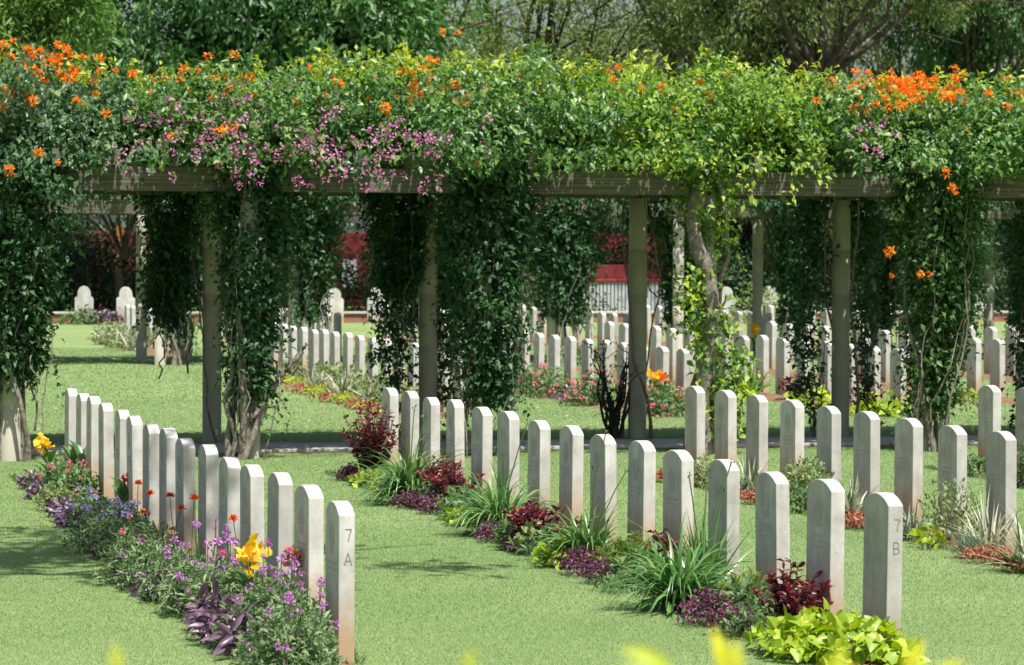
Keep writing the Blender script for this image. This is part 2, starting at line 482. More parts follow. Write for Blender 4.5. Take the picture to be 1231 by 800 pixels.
# ------------------------------------------------------------------ headstones
ORD = 'first second third fourth fifth sixth seventh eighth ninth tenth eleventh twelfth thirteenth fourteenth fifteenth sixteenth seventeenth eighteenth'.split()
SW, ST, SH, SHO = .38, .082, .812, .757          # width (along the row), thickness, height, shoulder height

def headstone_mesh(wd=SW, th=ST, ht=SH, sho=SHO, bev=.005):
    import bmesh
    bm = bmesh.new()
    c = wd / 2; sag = ht - sho
    R = (c * c + sag * sag) / (2 * sag)
    prof = [(-c, -.08), (c, -.08)]
    a0 = math.asin(c / R)
    for i in range(13):
        a = a0 - 2 * a0 * i / 12
        prof.append((R * math.sin(a), ht - R + R * math.cos(a)))
    vs_ = [bm.verts.new((-th / 2, y, z)) for y, z in prof]
    f = bm.faces.new(vs_)
    r = bmesh.ops.extrude_face_region(bm, geom=[f])
    bmesh.ops.translate(bm, vec=(th, 0, 0), verts=[v for v in r['geom'] if isinstance(v, bmesh.types.BMVert)])
    bmesh.ops.recalc_face_normals(bm, faces=bm.faces[:])
    ed = [e for e in bm.edges if len(e.link_faces) == 2 and e.calc_face_angle(0) > .7]
    bmesh.ops.bevel(bm, geom=ed, offset=bev, segments=2, profile=.5, affect='EDGES')
    me = bpy.data.meshes.new('headstone'); bm.to_mesh(me); bm.free()
    return me

def strokes(name, polys, width, depth, plane):
    """thin raised strokes on a stone face; plane maps (u, v, d) to xyz"""
    V, Fc = [], []
    for pl in polys:
        for (u0, v0), (u1, v1) in zip(pl[:-1], pl[1:]):
            du, dv = u1 - u0, v1 - v0
            L = math.hypot(du, dv) or 1e-6
            nu, nv = -dv / L * width / 2, du / L * width / 2
            eu, ev = du / L * width * .3, dv / L * width * .3
            b = len(V)
            q = [(u0 + nu - eu, v0 + nv - ev), (u0 - nu - eu, v0 - nv - ev), (u1 - nu + eu, v1 - nv + ev), (u1 + nu + eu, v1 + nv + ev)]
            jd = random.uniform(0, .0003)
            for d in (-.002, depth + jd):
                V += [plane(u, v, d) for u, v in q]
            Fc += [(b + 4, b + 5, b + 6, b + 7), (b, b + 1, b + 5, b + 4), (b + 1, b + 2, b + 6, b + 5), (b + 2, b + 3, b + 7, b + 6), (b + 3, b, b + 4, b + 7)]
    me = bpy.data.meshes.new(name); me.from_pydata(V, [], Fc); me.update()
    return me

front = lambda u, v, d: (-ST / 2 - d, u, v)              # carved face looks towards -X
end = lambda u, v, d: (u, -SW / 2 - d, v)                # end face looks towards the camera

def circ(u, v, r, n=18):
    return [(u + r * math.cos(2 * math.pi * i / n), v + r * math.sin(2 * math.pi * i / n)) for i in range(n + 1)]

STONE = headstone_mesh()
BADGES = []
for s in range(3):
    pl = [circ(0, .63, .062), circ(0, .63, .046)]
    for i in range(5):
        a = 2 * math.pi * (i + s * .3) / 5
        pl.append([(0, .63), (.032 * math.cos(a), .63 + .032 * math.sin(a))])
    pl.append([(-.05, .575), (-.035, .557), (.035, .557), (.05, .575)])
    BADGES.append(strokes('carved_badge', pl, .009, .0012, front))
INSCR = []
for s in range(3):
    pl = []
    for v, hw in ((.505, .10), (.475, .13), (.445, .09)):
        u = -hw
        while u < hw:
            l = random.uniform(.008, .016)
            pl.append([(u, v - .008), (u + l * .3, v + .008)])
            if random.random() < .6: pl.append([(u + l * .3, v + .008), (u + l, v - .006)])
            u += l + random.uniform(.006, .014)
    INSCR.append(strokes('inscription', pl, .0035, .001, front))
CROSS = strokes('carved_cross', [[(0, .17), (0, .385)], [(-.062, .315), (.062, .315)], [(-.02, .17), (.02, .17)]], .026, .0012, front)
CHARS = {
    '7': [[(-.013, 0.0), (.017, 0.0), (.006, -.03), (0.002, -.06)]],
    'A': [[(-.017, -.06), (0, 0), (.019, -.062)], [(-.011, -.04), (.012, -.04)]],
    'B': [[(-.014, 0), (-.014, -.06), (.006, -.06), (.015, -.05), (.014, -.038), (.004, -.031), (-.012, -.031)], [(.004, -.031), (.012, -.024), (.012, -.008), (.004, 0), (-.014, 0)]],
}
def char_mesh(ch, v):
    return strokes('engraved_' + ('number' if ch == '7' else 'letter'), [[(u + .006, v + w_) for u, w_ in p] for p in CHARS[ch]], .0048, .0009, end)

N_STONE = 0
def headstone(x, y, label, group, near, faint=1.0, end_letters=None, dz=0.0):
    global N_STONE
    t = thing('headstone', (x + rng.normal(0, .006), y + rng.normal(0, .012), dz + rng.normal(0, .008)), label, 'headstone', group, rng.normal(0, .012))
    t.rotation_euler[0] = rng.normal(0, .006); t.rotation_euler[1] = rng.normal(0, .006)
    link('slab', STONE, M['stone'], t)
    if near:
        k = N_STONE % 3
        link('carved_badge', BADGES[k], M['carve'], t)
        link('inscription', INSCR[(N_STONE // 2) % 3], M['carve'], t)
        if N_STONE % 4: link('carved_cross', CROSS, M['carve'], t)
    if end_letters:
        link('engraved_number', char_mesh('7', .685), M['engrave'], t, label='engraved figure 7 on the end face')
        link('engraved_letter', char_mesh(end_letters, .567), M['engrave'], t, label='engraved letter %s on the end face' % end_letters)
    N_STONE += 1
    return t

STONES = []        # (row name, ordinal text, x, y)
def add_row(k, ys, rowname, group, near, letters=None, from_far=False, off=0.0, sel=True):
    ys = list(ys)
    for i, y in enumerate(ys):
        x = ROWX[k] + off
        a = proj((x, y, .81)); b = proj((x, y, 0))
        if sel and not (-25 < a[0] < 1256 and a[1] < 830): continue
        idx = (len(ys) - 1 - i) if from_far else i
        word = ORD[idx]
        fromwhere = 'far' if from_far else 'near'
        STONES.append((rowname, word, fromwhere, x, y))
        lab = '%s headstone from the %s end of %s' % (word, fromwhere, rowname)
        if letters and i == 0:
            lab = 'nearest headstone of %s, engraved 7 %s on its end' % (rowname, letters)
        lab = ('pale ' + lab)
        headstone(x, y, lab, group, near, 1.0, letters if i == 0 else None)

Y0 = 16.19
rowA = [Y0 + .1 + PITCH_Y * i for i in range(15)]
rowB = [Y0 - .03 + PITCH_Y * i for i in range(15)]
rowC = [28.87 - PITCH_Y * i for i in range(13)][::-1]
add_row(0, rowA, 'the left flower-lined row', 'headstones of the left flower-lined row', True, 'A')
add_row(1, rowB, 'the middle row with red-leaved shrubs', 'headstones of the middle row', True, 'B', off=.0)
add_row(2, rowC, 'the third row from the left', 'headstones of the third row', True, None, True, off=-.03)
add_row(3, rowC, 'the fourth row at the right edge', 'headstones of the right-edge row', True, None, True, off=.0)
for k in range(2, 8):
    nm = 'the %s row between the two pergolas' % ORD[k - 2]
    add_row(k, [39.35 + PITCH_Y * i for i in range(16)], nm, 'headstones between the two pergolas', k < 4, off=.12)
for k in range(2, 8):
    nm = 'the %s row beyond the far pergola' % ORD[k - 2]
    add_row(k, [60.2 + PITCH_Y * i for i in range(11)], nm, 'headstones beyond the far pergola', False, off=-.3 - .06 * (k - 2))

# ------------------------------------------------------------------ pergolas
def column_mesh(h, r=.1):
    n = 20
    rings = [(-.05, r * 1.02), (.0, r * 1.02)]
    z = 0.0
    for hh in (.52, .50, .55, .49, .56):
        z2 = min(z + hh, h)
        rings += [(z + .004, r), (z2 - .006, r), (z2 - .004, r - .003), (z2, r - .003)]
        z = z2
        if z >= h: break
    V, T = [], []
    for zz, rr in rings:
        V += [(rr * math.cos(2 * math.pi * i / n), rr * math.sin(2 * math.pi * i / n), zz) for i in range(n)]
    for k in range(len(rings) - 1):
        for i in range(n):
            T.append((k * n + i, k * n + (i + 1) % n, (k + 1) * n + (i + 1) % n, (k + 1) * n + i))
    V.append((0, 0, rings[-1][0]))
    me = mesh_np('column', V, T, smooth=False)
    return me

BEAM_Z = 2.61
COLX1 = [2.75 + 2.33 * k for k in range(-2, 8)]
COLX2 = [7.46 + 2.33 * k for k in range(-3, 9)]
def pergola(xs, yf, yr, label):
    t = thing('pergola', (xs[0], yf, 0), label, 'pergola')
    X0 = xs[0]
    cm = column_mesh(BEAM_Z)
    for x in xs:
        for y in (yf, yr):
            o = link('column', cm, M['column'], t); o.location = (x - X0, y - yf, 0); o.rotation_euler = (0, 0, rng.uniform(0, 6))
    for y in (yf, yr):
        for i in range(0, len(xs) - 1):
            a, b = xs[i], xs[i + 1]
            if i == 0: a -= .4
            if i == len(xs) - 2: b += .4
            me = MB().box((0, 0, 0), (b - a - .006, .13, .235)).mesh('beam', .006)
            o = link('beam', me, M['timber'], t); o.location = ((a + b) / 2 - X0, y - yf, BEAM_Z + .1175 + .001)
            o.rotation_euler = (rng.normal(0, .004), rng.normal(0, .001), 0)
    rm = MB().box((0, 0, 0), (.07, yr - yf + .9, .15)).mesh('rafter', .005)
    x = xs[0] - .2
    while x < xs[-1] + .3:
        o = link('rafter', rm, M['timber'], t); o.location = (x - X0, (yr - yf) / 2, BEAM_Z + .235 + .079)
        x += .583
    return t
pergola(COLX1, P1F, P1R, 'near vine-covered pergola with round stone columns and weathered beams')
pergola(COLX2, P2F, P2R, 'far pergola seen between the columns of the near one')

# ------------------------------------------------------------------ climbing vines
def value_noise(x, seed, s=1.0):
    r = np.random.default_rng(seed).uniform(-1, 1, 400)
    q = np.asarray(x) / s + 100
    i = np.floor(q).astype(int); f = q - i; f = f * f * (3 - 2 * f)
    return r[i % 400] * (1 - f) + r[(i + 1) % 400] * f

def clumps(C, OUT, per, sig):
    P = np.repeat(C, per, 0) + rng.normal(0, sig, (len(C) * per, 3))
    return P, np.repeat(OUT, per, 0)

def canopy_pts(x0, x1, yf, yr, n, topf, seed, zlo=2.78):
    """clump centres on and inside the cushion of growth on top of the beams"""
    x = rng.uniform(x0, x1, n)
    u = rng.random(n)
    ymid, hy = (yf + yr) / 2, (yr - yf) / 2 + .62
    a = np.where(u < .46, rng.uniform(math.pi * .62, math.pi * 1.12, n), rng.uniform(0, math.pi, n))   # front flank gets more
    dep = 1 - .5 * rng.random(n) ** 2.2
    top = topf(x)
    hz = top - 2.95
    bump_ = 1 + .24 * value_noise(x * 1.7 + a * 1.3, seed, .55) + .12 * value_noise(x * 3.1 - a * 2.0, seed + 1, .35)
    ca, sa = np.cos(a), np.sin(a)
    y = ymid + hy * np.sign(ca) * np.abs(ca) ** .6 * dep * bump_
    z = 2.95 + np.where(sa > 0, hz * np.abs(sa) ** .7, sa * .55) * dep * bump_
    z += np.where(a > math.pi, -.12 * rng.random(n), 0)
    z = np.where(y < yf + .2, np.maximum(z, 2.93 + .06 * rng.random(n)), z)
    C = np.stack([x, y, z], 1)
    O = np.stack([np.zeros(n), ca, sa * 1.0], 1)
    return C, nrm(O)

def shoots(x0, x1, yf, yr, n, topf, L=.3):
    P, O, t = [], [], []
    for i in range(n):
        x = rng.uniform(x0, x1); y = rng.uniform(yf - .3, yr)
        b = np.array([x, y, topf(np.array([x]))[0] - .15])
        d = nrm(np.array([rng.normal(0, .25), rng.normal(0, .25) - .1, 1.0]))
        l = L * rng.uniform(.5, 1.3)
        k = int(8 + 22 * l)
        s = np.linspace(0, 1, k)[:, None]
        P.append(b + d * l * s + rng.normal(0, .018, (k, 3)))
        a = rng.uniform(0, 6.3, k)
        O.append(np.stack([np.cos(a), np.sin(a), np.full(k, .5)], 1))
        t.append(np.clip(.55 + .45 * s[:, 0] + rng.normal(0, .1, k), 0, 1))
    return np.concatenate(P), np.concatenate(O), np.concatenate(t)

def drape_pts(cx, cy, zb, zt, rad, n, seed, squash=1.0):
    rad = rad * .7
    n = int(n * 1.3)
    z = zb + (zt - zb) * rng.random(n) ** .85
    a = rng.uniform(0, 2 * math.pi, n)
    s = (z - zb) / (zt - zb)
    prof = rad * (.45 + .65 * np.clip(s * 1.6, 0, 1) + .25 * np.clip((s - .7) / .3, 0, 1))
    nz = 1 + .48 * value_noise(z * 2.0 + a * .8, seed, .55) + .2 * value_noise(z * 5 + a * 2.2, seed + 5, .3)
    r = prof * nz * (1 - .6 * rng.random(n) ** 2)
    C = np.stack([cx + r * np.cos(a), cy + r * np.sin(a) * squash, z], 1)
    O = np.stack([np.cos(a), np.sin(a), np.full(n, .35)], 1)
    keep = value_noise(z * 1.8 + np.sin(a) * 1.5 + np.cos(a) * .7, seed + 8, .33) > -.72
    return C[keep], nrm(O[keep])

def flower_balls(C, size, mat, name, parent, per=14, tpl=LEAF2, core=.3, wr=.75):
    """heads of many short petals round a small core"""
    C = np.asarray(C)
    n = len(C)
    P = np.repeat(C, per, 0)
    O = nrm(rng.normal(0, 1, (n * per, 3)) + np.array([0, -.25, .35]))
    sz = np.repeat(size * rng.uniform(.65, 1.3, n), per)
    V, T, t = leaves_geo(P + O * sz[:, None] * core, O + rng.normal(0, .5, O.shape), rng.normal(0, 1, (n * per, 3)), sz * rng.uniform(.35, .6, n * per), wr, rng.random(n * per), tpl)
    return link(name, mesh_np(name, V, T, t), mat, parent, 'stuff')

def local(me_pts, base): return me_pts - np.asarray(base)

TOPX = np.array([-2, 1.5, 2.7, 3.6, 4.3, 4.9, 5.8, 7.2, 8.4, 9.6, 10.6, 11.4, 12.3, 13.4, 14.5, 20])
TOPZ = np.array([3.95, 4.0, 4.02, 3.86, 3.78, 3.82, 3.92, 3.98, 3.92, 3.98, 3.98, 3.78, 3.78, 3.88, 3.95, 3.95])
top1 = lambda x: np.interp(x, TOPX, TOPZ) - .08 + .07 * value_noise(x, 11, .5)
top2 = lambda x: 3.7 + .15 * value_noise(x, 21, .8)

def vine(cx, ycol, base_x, label, cat_mat, xr, yf, yr, n_can, drape, stems, topf=top1, leaf=.075, lime_shoots=0,
         orange=(), magenta=(), dens=24, group='vines on the near pergola', seed=1, can_mat=None):
    """one climbing plant: stems up its column, drape of leaves, its share of the canopy"""
    base = np.array([cx, ycol, 0.0])
    t = thing('climbing_vine', tuple(base), label, 'vine', group)
    tb = []
    for k in range(stems[0]):
        r0 = stems[1] * rng.uniform(.6, 1.1)
        a = rng.uniform(0, 6.28); rr = .13 + r0
        n = 14
        s = np.linspace(0, 1, n)
        tw = a + rng.uniform(-4, 4) * s
        rad = rr + .05 * np.sin(s * 9 + k) + rng.uniform(0, .05)
        pts = np.stack([rad * np.cos(tw), rad * np.sin(tw) - .03, -.03 + s * 2.9], 1) + rng.normal(0, .012, (n, 3))
        tb.append((pts, r0 * (1 - .45 * s) + r0 * .8 * np.exp(-s * 14)))
    for (dx, dy, zb, rad, nc, sq) in drape:
        for q in range(max(3, nc // 45)):
            a = rng.uniform(0, 6.28); rr = rad * rng.uniform(.3, .75)
            z0 = max(0.0, zb - rng.uniform(0, .6)); z1 = rng.uniform(1.6, 2.9)
            p = wob((dx + rr * math.cos(a), dy + rr * math.sin(a) * sq, z0), (dx + rr * math.cos(a + 1), dy + rr * math.sin(a + 1) * sq, z1), 16, .035)
            tb.append((p, np.linspace(.012, .004, 16) * rng.uniform(.6, 1.1)))
    link('stem', tubes_mesh('stem', tb, 7), M['bark'], t)
    parts = []
    if n_can:
        C, O = canopy_pts(xr[0], xr[1], yf, yr, n_can, topf, seed)
        P, O = clumps(C, O, dens, .075)
        cn = rng.normal(0, 1, n_can)
        cp = scatter(local(P, base), O, leaf, .55, droop=.45, tint=np.clip(rng.beta(2, 2.2, len(P)) * .8 + .15 * np.repeat(cn, dens), 0, 1))
        # deep growth lying on the rafters
        nb = 340 if topf is top1 else 90
        B = np.stack([rng.uniform(xr[0], xr[1], nb), rng.uniform(yf + .15, yr + .25, nb), rng.uniform(2.98, 3.25, nb)], 1)
        B, BO = clumps(B, np.tile([0, 0, 1.0], (nb, 1)), 26, .13)
        cp = [cp, scatter(local(B, base), BO, leaf * 1.8, .6, droop=.1)]
        link('canopy_foliage', joined('canopy_foliage', cp), can_mat or cat_mat, t, 'stuff')  # canopy leaves take the sunlit tone where one is given
        # trailing sprays over the front beam
        ns = int(11 * (xr[1] - xr[0]) / 2.33)
        for q in range(ns):
            x = rng.uniform(*xr); L_ = rng.uniform(.05, .3) * (1.0 + .6 * value_noise(np.array([x]), seed + 9, .4)[0])
            k = int(40 * L_) + 8
            s = np.linspace(0, 1, k)
            yb = yf - .35 - rng.uniform(0, .25)
            PP = np.stack([x + rng.normal(0, .1) * s, yb - .1 * np.sin(s * 2), 2.98 - L_ * s], 1) + rng.normal(0, .04, (k, 3))
            parts.append(scatter(local(PP, base), np.tile([0, -1, .2], (k, 1)), leaf, .55, droop=.8))
    for (dx, dy, zb, rad, nc, sq) in drape:
        C, O = drape_pts(cx + dx, ycol + dy, zb, 3.0, rad, nc, seed + 3, sq)
        P, O = clumps(C, O, 16, .07)
        parts.append(scatter(local(P, base), O, leaf * .95, .55, droop=.6, tint=np.clip(rng.beta(2, 3, len(P)), 0, 1)))
        for q in range(int(nc / 22)):      # loose sprays hanging out of the mass
            a = rng.uniform(0, 6.28); z0 = rng.uniform(zb, zb + 1.2); l = rng.uniform(.15, .5); k = int(34 * l) + 6
            s = np.linspace(0, 1, k)
            o2 = np.array([math.cos(a), math.sin(a) * sq])
            PP = np.stack([cx + dx + o2[0] * (rad * .5 + .2 * s), ycol + dy + o2[1] * (rad * .5 + .2 * s), z0 + .05 - l * s * s], 1) + rng.normal(0, .025, (k, 3))
            parts.append(scatter(local(PP, base), np.tile([o2[0], o2[1], .2], (k, 1)), leaf * .9, .55, droop=.7))
    link('foliage', joined('foliage', parts), cat_mat, t, 'stuff')
    if lime_shoots:
        P, O, tt = shoots(xr[0], xr[1], yf, yr, lime_shoots, topf)
        V = scatter(local(P, base), O, leaf * 1.0, .5, droop=-.1, tint=tt)
        link('new_shoots', mesh_np('new_shoots', *V), M['vine_lime'], t, 'stuff')
    if len(orange): flower_balls(local(np.array(orange), base), .08, M['orange'], 'orange_flowers', t, 26, LEAF2, .25, .5)
    if len(magenta): flower_balls(local(np.array(magenta), base) + rng.normal(0, .03, (len(magenta), 3)), .055, M['magenta'], 'magenta_bracts', t, 10, LEAF2, .5, .9)
    return t

def sprinkle(px0, px1, py0, py1, n, cl=1, sig=.06, ytop=None):
    """flower positions on the canopy's front and top, spread over a stretch of the picture"""
    out = []
    for i in range(n):
        px, py = rng.uniform(px0, px1), rng.uniform(py0, py1)
        y = 31.0 + max(0, (165 - py)) / 100 * 1.5 if ytop is None else ytop
        c = gy(px, py, y - rng.uniform(.05, .25))
        for k in range(rng.integers(1, cl + 1)): out.append(c + rng.normal(0, sig, 3))
    return out

fl_left = sprinkle(0, 130, 60, 100, 26, 2) + sprinkle(0, 180, 85, 130, 18) + sprinkle(0, 90, 190, 220, 3) + [gy(83, 60, 32.2), gy(158, 90, 32.2), gy(16, 50, 32.4), gy(12, 70, 32.3)]
fl_b1 = sprinkle(180, 420, 82, 125, 26) + sprinkle(160, 420, 125, 180, 7) + [gy(250, 68, 32.5), gy(282, 67, 32.5)]
mg_b1 = sprinkle(150, 400, 110, 205, 64, 4, .08)
fl_b2 = sprinkle(430, 640, 78, 130, 26) + [gy(532, 40, 32.3), gy(550, 40, 32.3)] + sprinkle(500, 525, 76, 82, 4) + sprinkle(560, 600, 185, 200, 1)
mg_b2 = sprinkle(390, 520, 170, 222, 20, 5, .06) + sprinkle(470, 620, 110, 170, 12, 4, .06) + sprinkle(640, 670, 238, 250, 2, 5, .05, 33.6)
fl_b3 = sprinkle(640, 900, 85, 125, 16)
fl_b4 = sprinkle(1010, 1160, 95, 125, 34, 3) + sprinkle(960, 1231, 85, 145, 16) + sprinkle(1120, 1160, 200, 240, 3) + sprinkle(1060, 1130, 290, 340, 4, 1, .05, 31.4)
mg_b4 = sprinkle(1020, 1070, 150, 180, 6, 3)
YF, YR = P1F, P1R
vine(COLX1[1], YF, 0, 'vine at the left edge outside the frame, green with orange flowers', M['vine_shaded'], (-.8, 1.55), YF, YR, 300, [(0, 0, .8, .5, 300, 1)], (4, .03), seed=31, can_mat=M['canopy_sunlit_grey'])
vine(COLX1[2], YF, 0, 'dark vine with a bundle of grey stems on the leftmost column, orange flowers on top', M['vine_shaded'], (1.55, 3.92), YF, YR, 330,
     [(.05, -.05, .75, .52, 520, .9)], (9, .024), lime_shoots=24, orange=fl_left, seed=32, can_mat=M['canopy_sunlit_grey'])
vine(COLX1[3], YF, 0, 'twisted-trunk vine on the second column, magenta bracts above the beam', M['vine_shaded'], (3.92, 6.2), YF, YR, 330,
     [(.02, -.04, .55, .34, 380, .9), (.1, .15, 1.75, .55, 180, .8)], (2, .03), lime_shoots=60, orange=fl_b1, magenta=mg_b1, seed=33, can_mat=M['canopy_sunlit_mixed'])
vine(COLX1[4], YF, 0, 'dense dark vine wrapping the middle front column to its foot', M['vine_shaded'], (6.2, 8.55), YF, YR, 330,
     [(.05, -.08, .5, .47, 560, .9)], (4, .024), lime_shoots=110, orange=fl_b2, magenta=mg_b2, seed=34, can_mat=M['canopy_sunlit_mixed'])
vine(COLX1[5], YF, 0, 'lime-leaved vine with a thick bare grey trunk right of centre', M['vine_lime'], (8.55, 10.9), YF, YR, 340,
     [(-.02, -.05, .45, .2, 34, 1), (.0, -.05, 2.1, .35, 70, 1)], (2, .04), lime_shoots=70, orange=fl_b3, seed=35)
vine(COLX1[6], YF, 0, 'broad dark vine wrapping the right front column, orange flowers above', M['vine_mid'], (10.9, 13.25), YF, YR, 340,
     [(.1, -.06, .42, .5, 520, .9), (.45, .1, 1.3, .26, 110, .9)], (4, .026), lime_shoots=90, orange=fl_b4, magenta=mg_b4, seed=36, can_mat=M['canopy_sunlit_mixed'])
vine(COLX1[7], YF, 0, 'vine at the right edge of the near pergola', M['vine_lime'], (13.25, 15.6), YF, YR, 360, [(0, 0, .6, .4, 300, 1)], (4, .03), lime_shoots=40, seed=37)
# the bare thick trunk right of centre
def thick_trunk():
    b = gy(846, 546, P1F - .12); b[2] = -.02
    pts = [b, gy(843, 500, P1F - .15), gy(852, 440, P1F - .2), gy(857, 380, P1F - .2), gy(852, 330, P1F - .18), gy(838, 300, P1F - .18), gy(832, 260, P1F - .15), gy(842, 225, P1F - .1), gy(850, 195, P1F)]
    P = np.array(pts); t0 = np.linspace(0, 1, len(P)); tt = np.linspace(0, 1, 40)
    Q = np.stack([np.interp(tt, t0, P[:, i]) for i in range(3)], 1)
    for _ in range(2): Q[1:-1] = (Q[:-2] + 2 * Q[1:-1] + Q[2:]) / 4
    Q += rng.normal(0, .006, Q.shape)
    r = .085 + .018 * value_noise(tt * 10, 5, 1) ; r[:5] += np.linspace(.05, 0, 5)
    base = np.array([b[0], b[1], 0])
    t = thing('vine_trunk', tuple(base), 'thick bare grey vine trunk climbing in front of the fourth column', 'vine')
    link('trunk', tubes_mesh('trunk', [(Q - base, r)] + [(wob(Q[k] - base, Q[k] - base + np.array([rng.normal(0, .25), -.05, .5]), 7, .02), np.linspace(.03, .008, 7)) for k in (12, 20, 27, 33)], 10), M['bark'], t)
    P, O = [], []
    for (px, py, n) in ((875, 480, 260), (868, 510, 160), (828, 340, 70), (822, 365, 60), (835, 390, 60), (868, 395, 120), (885, 440, 120), (845, 420, 80)):
        c = gy(px, py, P1F - .22)
        P.append(c + rng.normal(0, 1, (n, 3)) * np.array([.1, .08, .13])); O.append(np.tile([0, -.6, .5], (n, 1)))
    link('foliage', mesh_np('foliage', *scatter(np.concatenate(P) - base, np.concatenate(O), .085, .6)), M['vine_lime'], t, 'stuff')
thick_trunk()
# twisted trunk on the second column
def twisted():
    x0, y0 = COLX1[3], P1F - .14
    base = np.array([x0, y0, 0])
    s = np.linspace(0, 1, 22)
    A = np.stack([-.1 + .13 * s - .22 * np.clip(s - .25, 0, 1), np.full(22, .0), -.02 + 1.5 * s], 1) + rng.normal(0, .008, (22, 3))
    B = np.stack([.0 + .55 * np.clip(s, 0, 1) ** 1.2, np.full(22, -.02), .38 + .75 * s], 1) + rng.normal(0, .008, (22, 3))
    C = np.stack([-.09 + .22 * s, np.full(22, -.05), .0 + .6 * (1 - s) * 0 + .55 * s], 1)
    D = np.stack([-.2 + .05 * np.sin(s * 9), np.full(22, .1), 1.1 * s], 1)
    t = thing('vine_trunk', tuple(base), 'grey forked vine trunk twisting up the foot of the second column', 'vine')
    link('trunk', tubes_mesh('trunk', [(A, np.linspace(.055, .035, 22)), (B, np.linspace(.042, .022, 22)), (C[::1], np.linspace(.035, .035, 22)), (D, np.linspace(.03, .02, 22))], 9), M['bark'], t)
twisted()
# rear column vines of the near pergola
REAR = [
    (COLX1[2], 'dark leaves on the rear column at the left edge', [(0, 0, 1.0, .4, 160, 1)]),
    (COLX1[3], 'dark vine hanging left of the pale rear column by the second column', [(-.45, .1, 1.25, .34, 260, .7), (.28, .2, .3, .14, 50, .8), (.5, .2, 1.5, .4, 150, .7)]),
    (COLX1[4], 'sparse vine with looping stems left of the middle rear column', [(-.38, -.05, .35, .26, 110, .8), (-.35, 0, 1.6, .4, 170, .8), (.2, .1, .3, .22, 130, .8)]),
    (COLX1[5], 'thin leaves behind the bare rear column right of centre', [(.15, .2, 1.9, .35, 70, .8)]),
    (COLX1[6], 'loose vine on both sides of the right rear column', [(-.33, .12, .2, .2, 90, .8), (.3, .1, .2, .18, 80, .8), (.25, .2, 1.9, .3, 60, .8), (-.3, .2, 1.8, .3, 60, .8)]),
    (COLX1[7], 'thin dark vine on the rear column at the right edge', [(-.15, -.05, .1, .18, 120, .8)]),
]
for i, (x, lab, dr) in enumerate(REAR):
    vine(x, P1R, 0, lab, M['vine_shaded'], (0, 0), P1F, P1R, 0, dr, (3, .018), group='vines on the rear columns of the near pergola', seed=60 + i)

def twiggy():
    b = g(737, 527)
    t = thing('twiggy_shrub', tuple(b), 'dark twiggy shrub leaning beside the pale rear column right of centre', 'shrub')
    tb, P = [], []
    for k in range(16):
        a = rng.uniform(-1, 1)
        p1 = np.array([a * .22, rng.normal(0, .1), rng.uniform(.5, 1.15)])
        pts = wob((rng.normal(0, .03), rng.normal(0, .03), -.02), p1, 9, .025)
        tb.append((pts, np.linspace(.022, .004, 9)))
        for q in range(4):
            s = pts[rng.integers(3, 9)]
            e = s + np.array([rng.normal(0, .13), rng.normal(0, .08), rng.uniform(.02, .2)])
            w2 = wob(s, e, 6, .015); tb.append((w2, np.linspace(.006, .002, 6))); P.append(w2)
    link('branch', tubes_mesh('branch', tb, 5), M['trunk'], t)
    P = np.concatenate(P)
    link('foliage', mesh_np('foliage', *scatter(P, rng.normal(0, 1, P.shape), .04, .5)), M['hedge'], t, 'stuff')
twiggy()

# far pergola's vines
FV = [(30, .3, .55, 260), (212, .35, .45, 200), (285, .9, .5, 260), (368, .85, .62, 420), (505, .6, .5, 260), (680, .75, .66, 520), (815, .55, .42, 330), (955, .5, .45, 330), (1060, .6, .5, 260), (1150, .4, .6, 380), (1231, .5, .5, 260)]
for i, (px, zb, rad, nc) in enumerate(FV):
    y = P2F if i % 2 else P2R
    p = gy(px, 400, y)
    vine(p[0], y, 0, '%s vine from the left on the far pergola, dark green and column-shaped' % ORD[i], M['vine_shaded'], (p[0] - 1.3, p[0] + 1.3), P2F, P2R, 150,
         [(0, 0, zb, rad, nc, .9)], (3, .03), topf=top2, leaf=.095, magenta=[gy(px + rng.uniform(-70, 70), rng.uniform(236, 252), P2F - .5) + rng.normal(0, .1, 3) for _ in range(7)] if i in (0, 2, 4, 5) else (), dens=16, group='vines on the far pergola', seed=80 + i * 3)

# ------------------------------------------------------------------ bed plants
USED = {}
def where(x, y):
    best = min(STONES, key=lambda s: (s[3] - .3 - x) ** 2 * 2 + (s[4] - y) ** 2)
    nm = best[0]
    for a_, b_ in (('the left flower-lined row', 'the left row'), ('the middle row with red-leaved shrubs', 'the middle row'), ('the third row from the left', 'the third row'), ('the fourth row at the right edge', 'the right-edge row'), ('between the two pergolas', 'behind the pergola')):
        nm = nm.replace(a_, b_)
    return '%s %sstone of %s' % (best[1], 'farthest ' if best[2] == 'far' else '', nm)
def plant(name, desc, cat, pos, group, r=0.0):
    pos = np.array(pos, float)
    if pos[1] < 30:
        rx = min(ROWX, key=lambda q: abs(q - .3 - pos[0]))
        pos[0] = min(max(pos[0], rx - .56), rx - .05 - r)
    w_ = where(pos[0], pos[1])
    lab = '%s by the %s' % (desc, w_)
    t = thing(name, (pos[0], pos[1], .02), lab, cat, group, 0)
    USED.setdefault(lab, []).append(t)
    return t

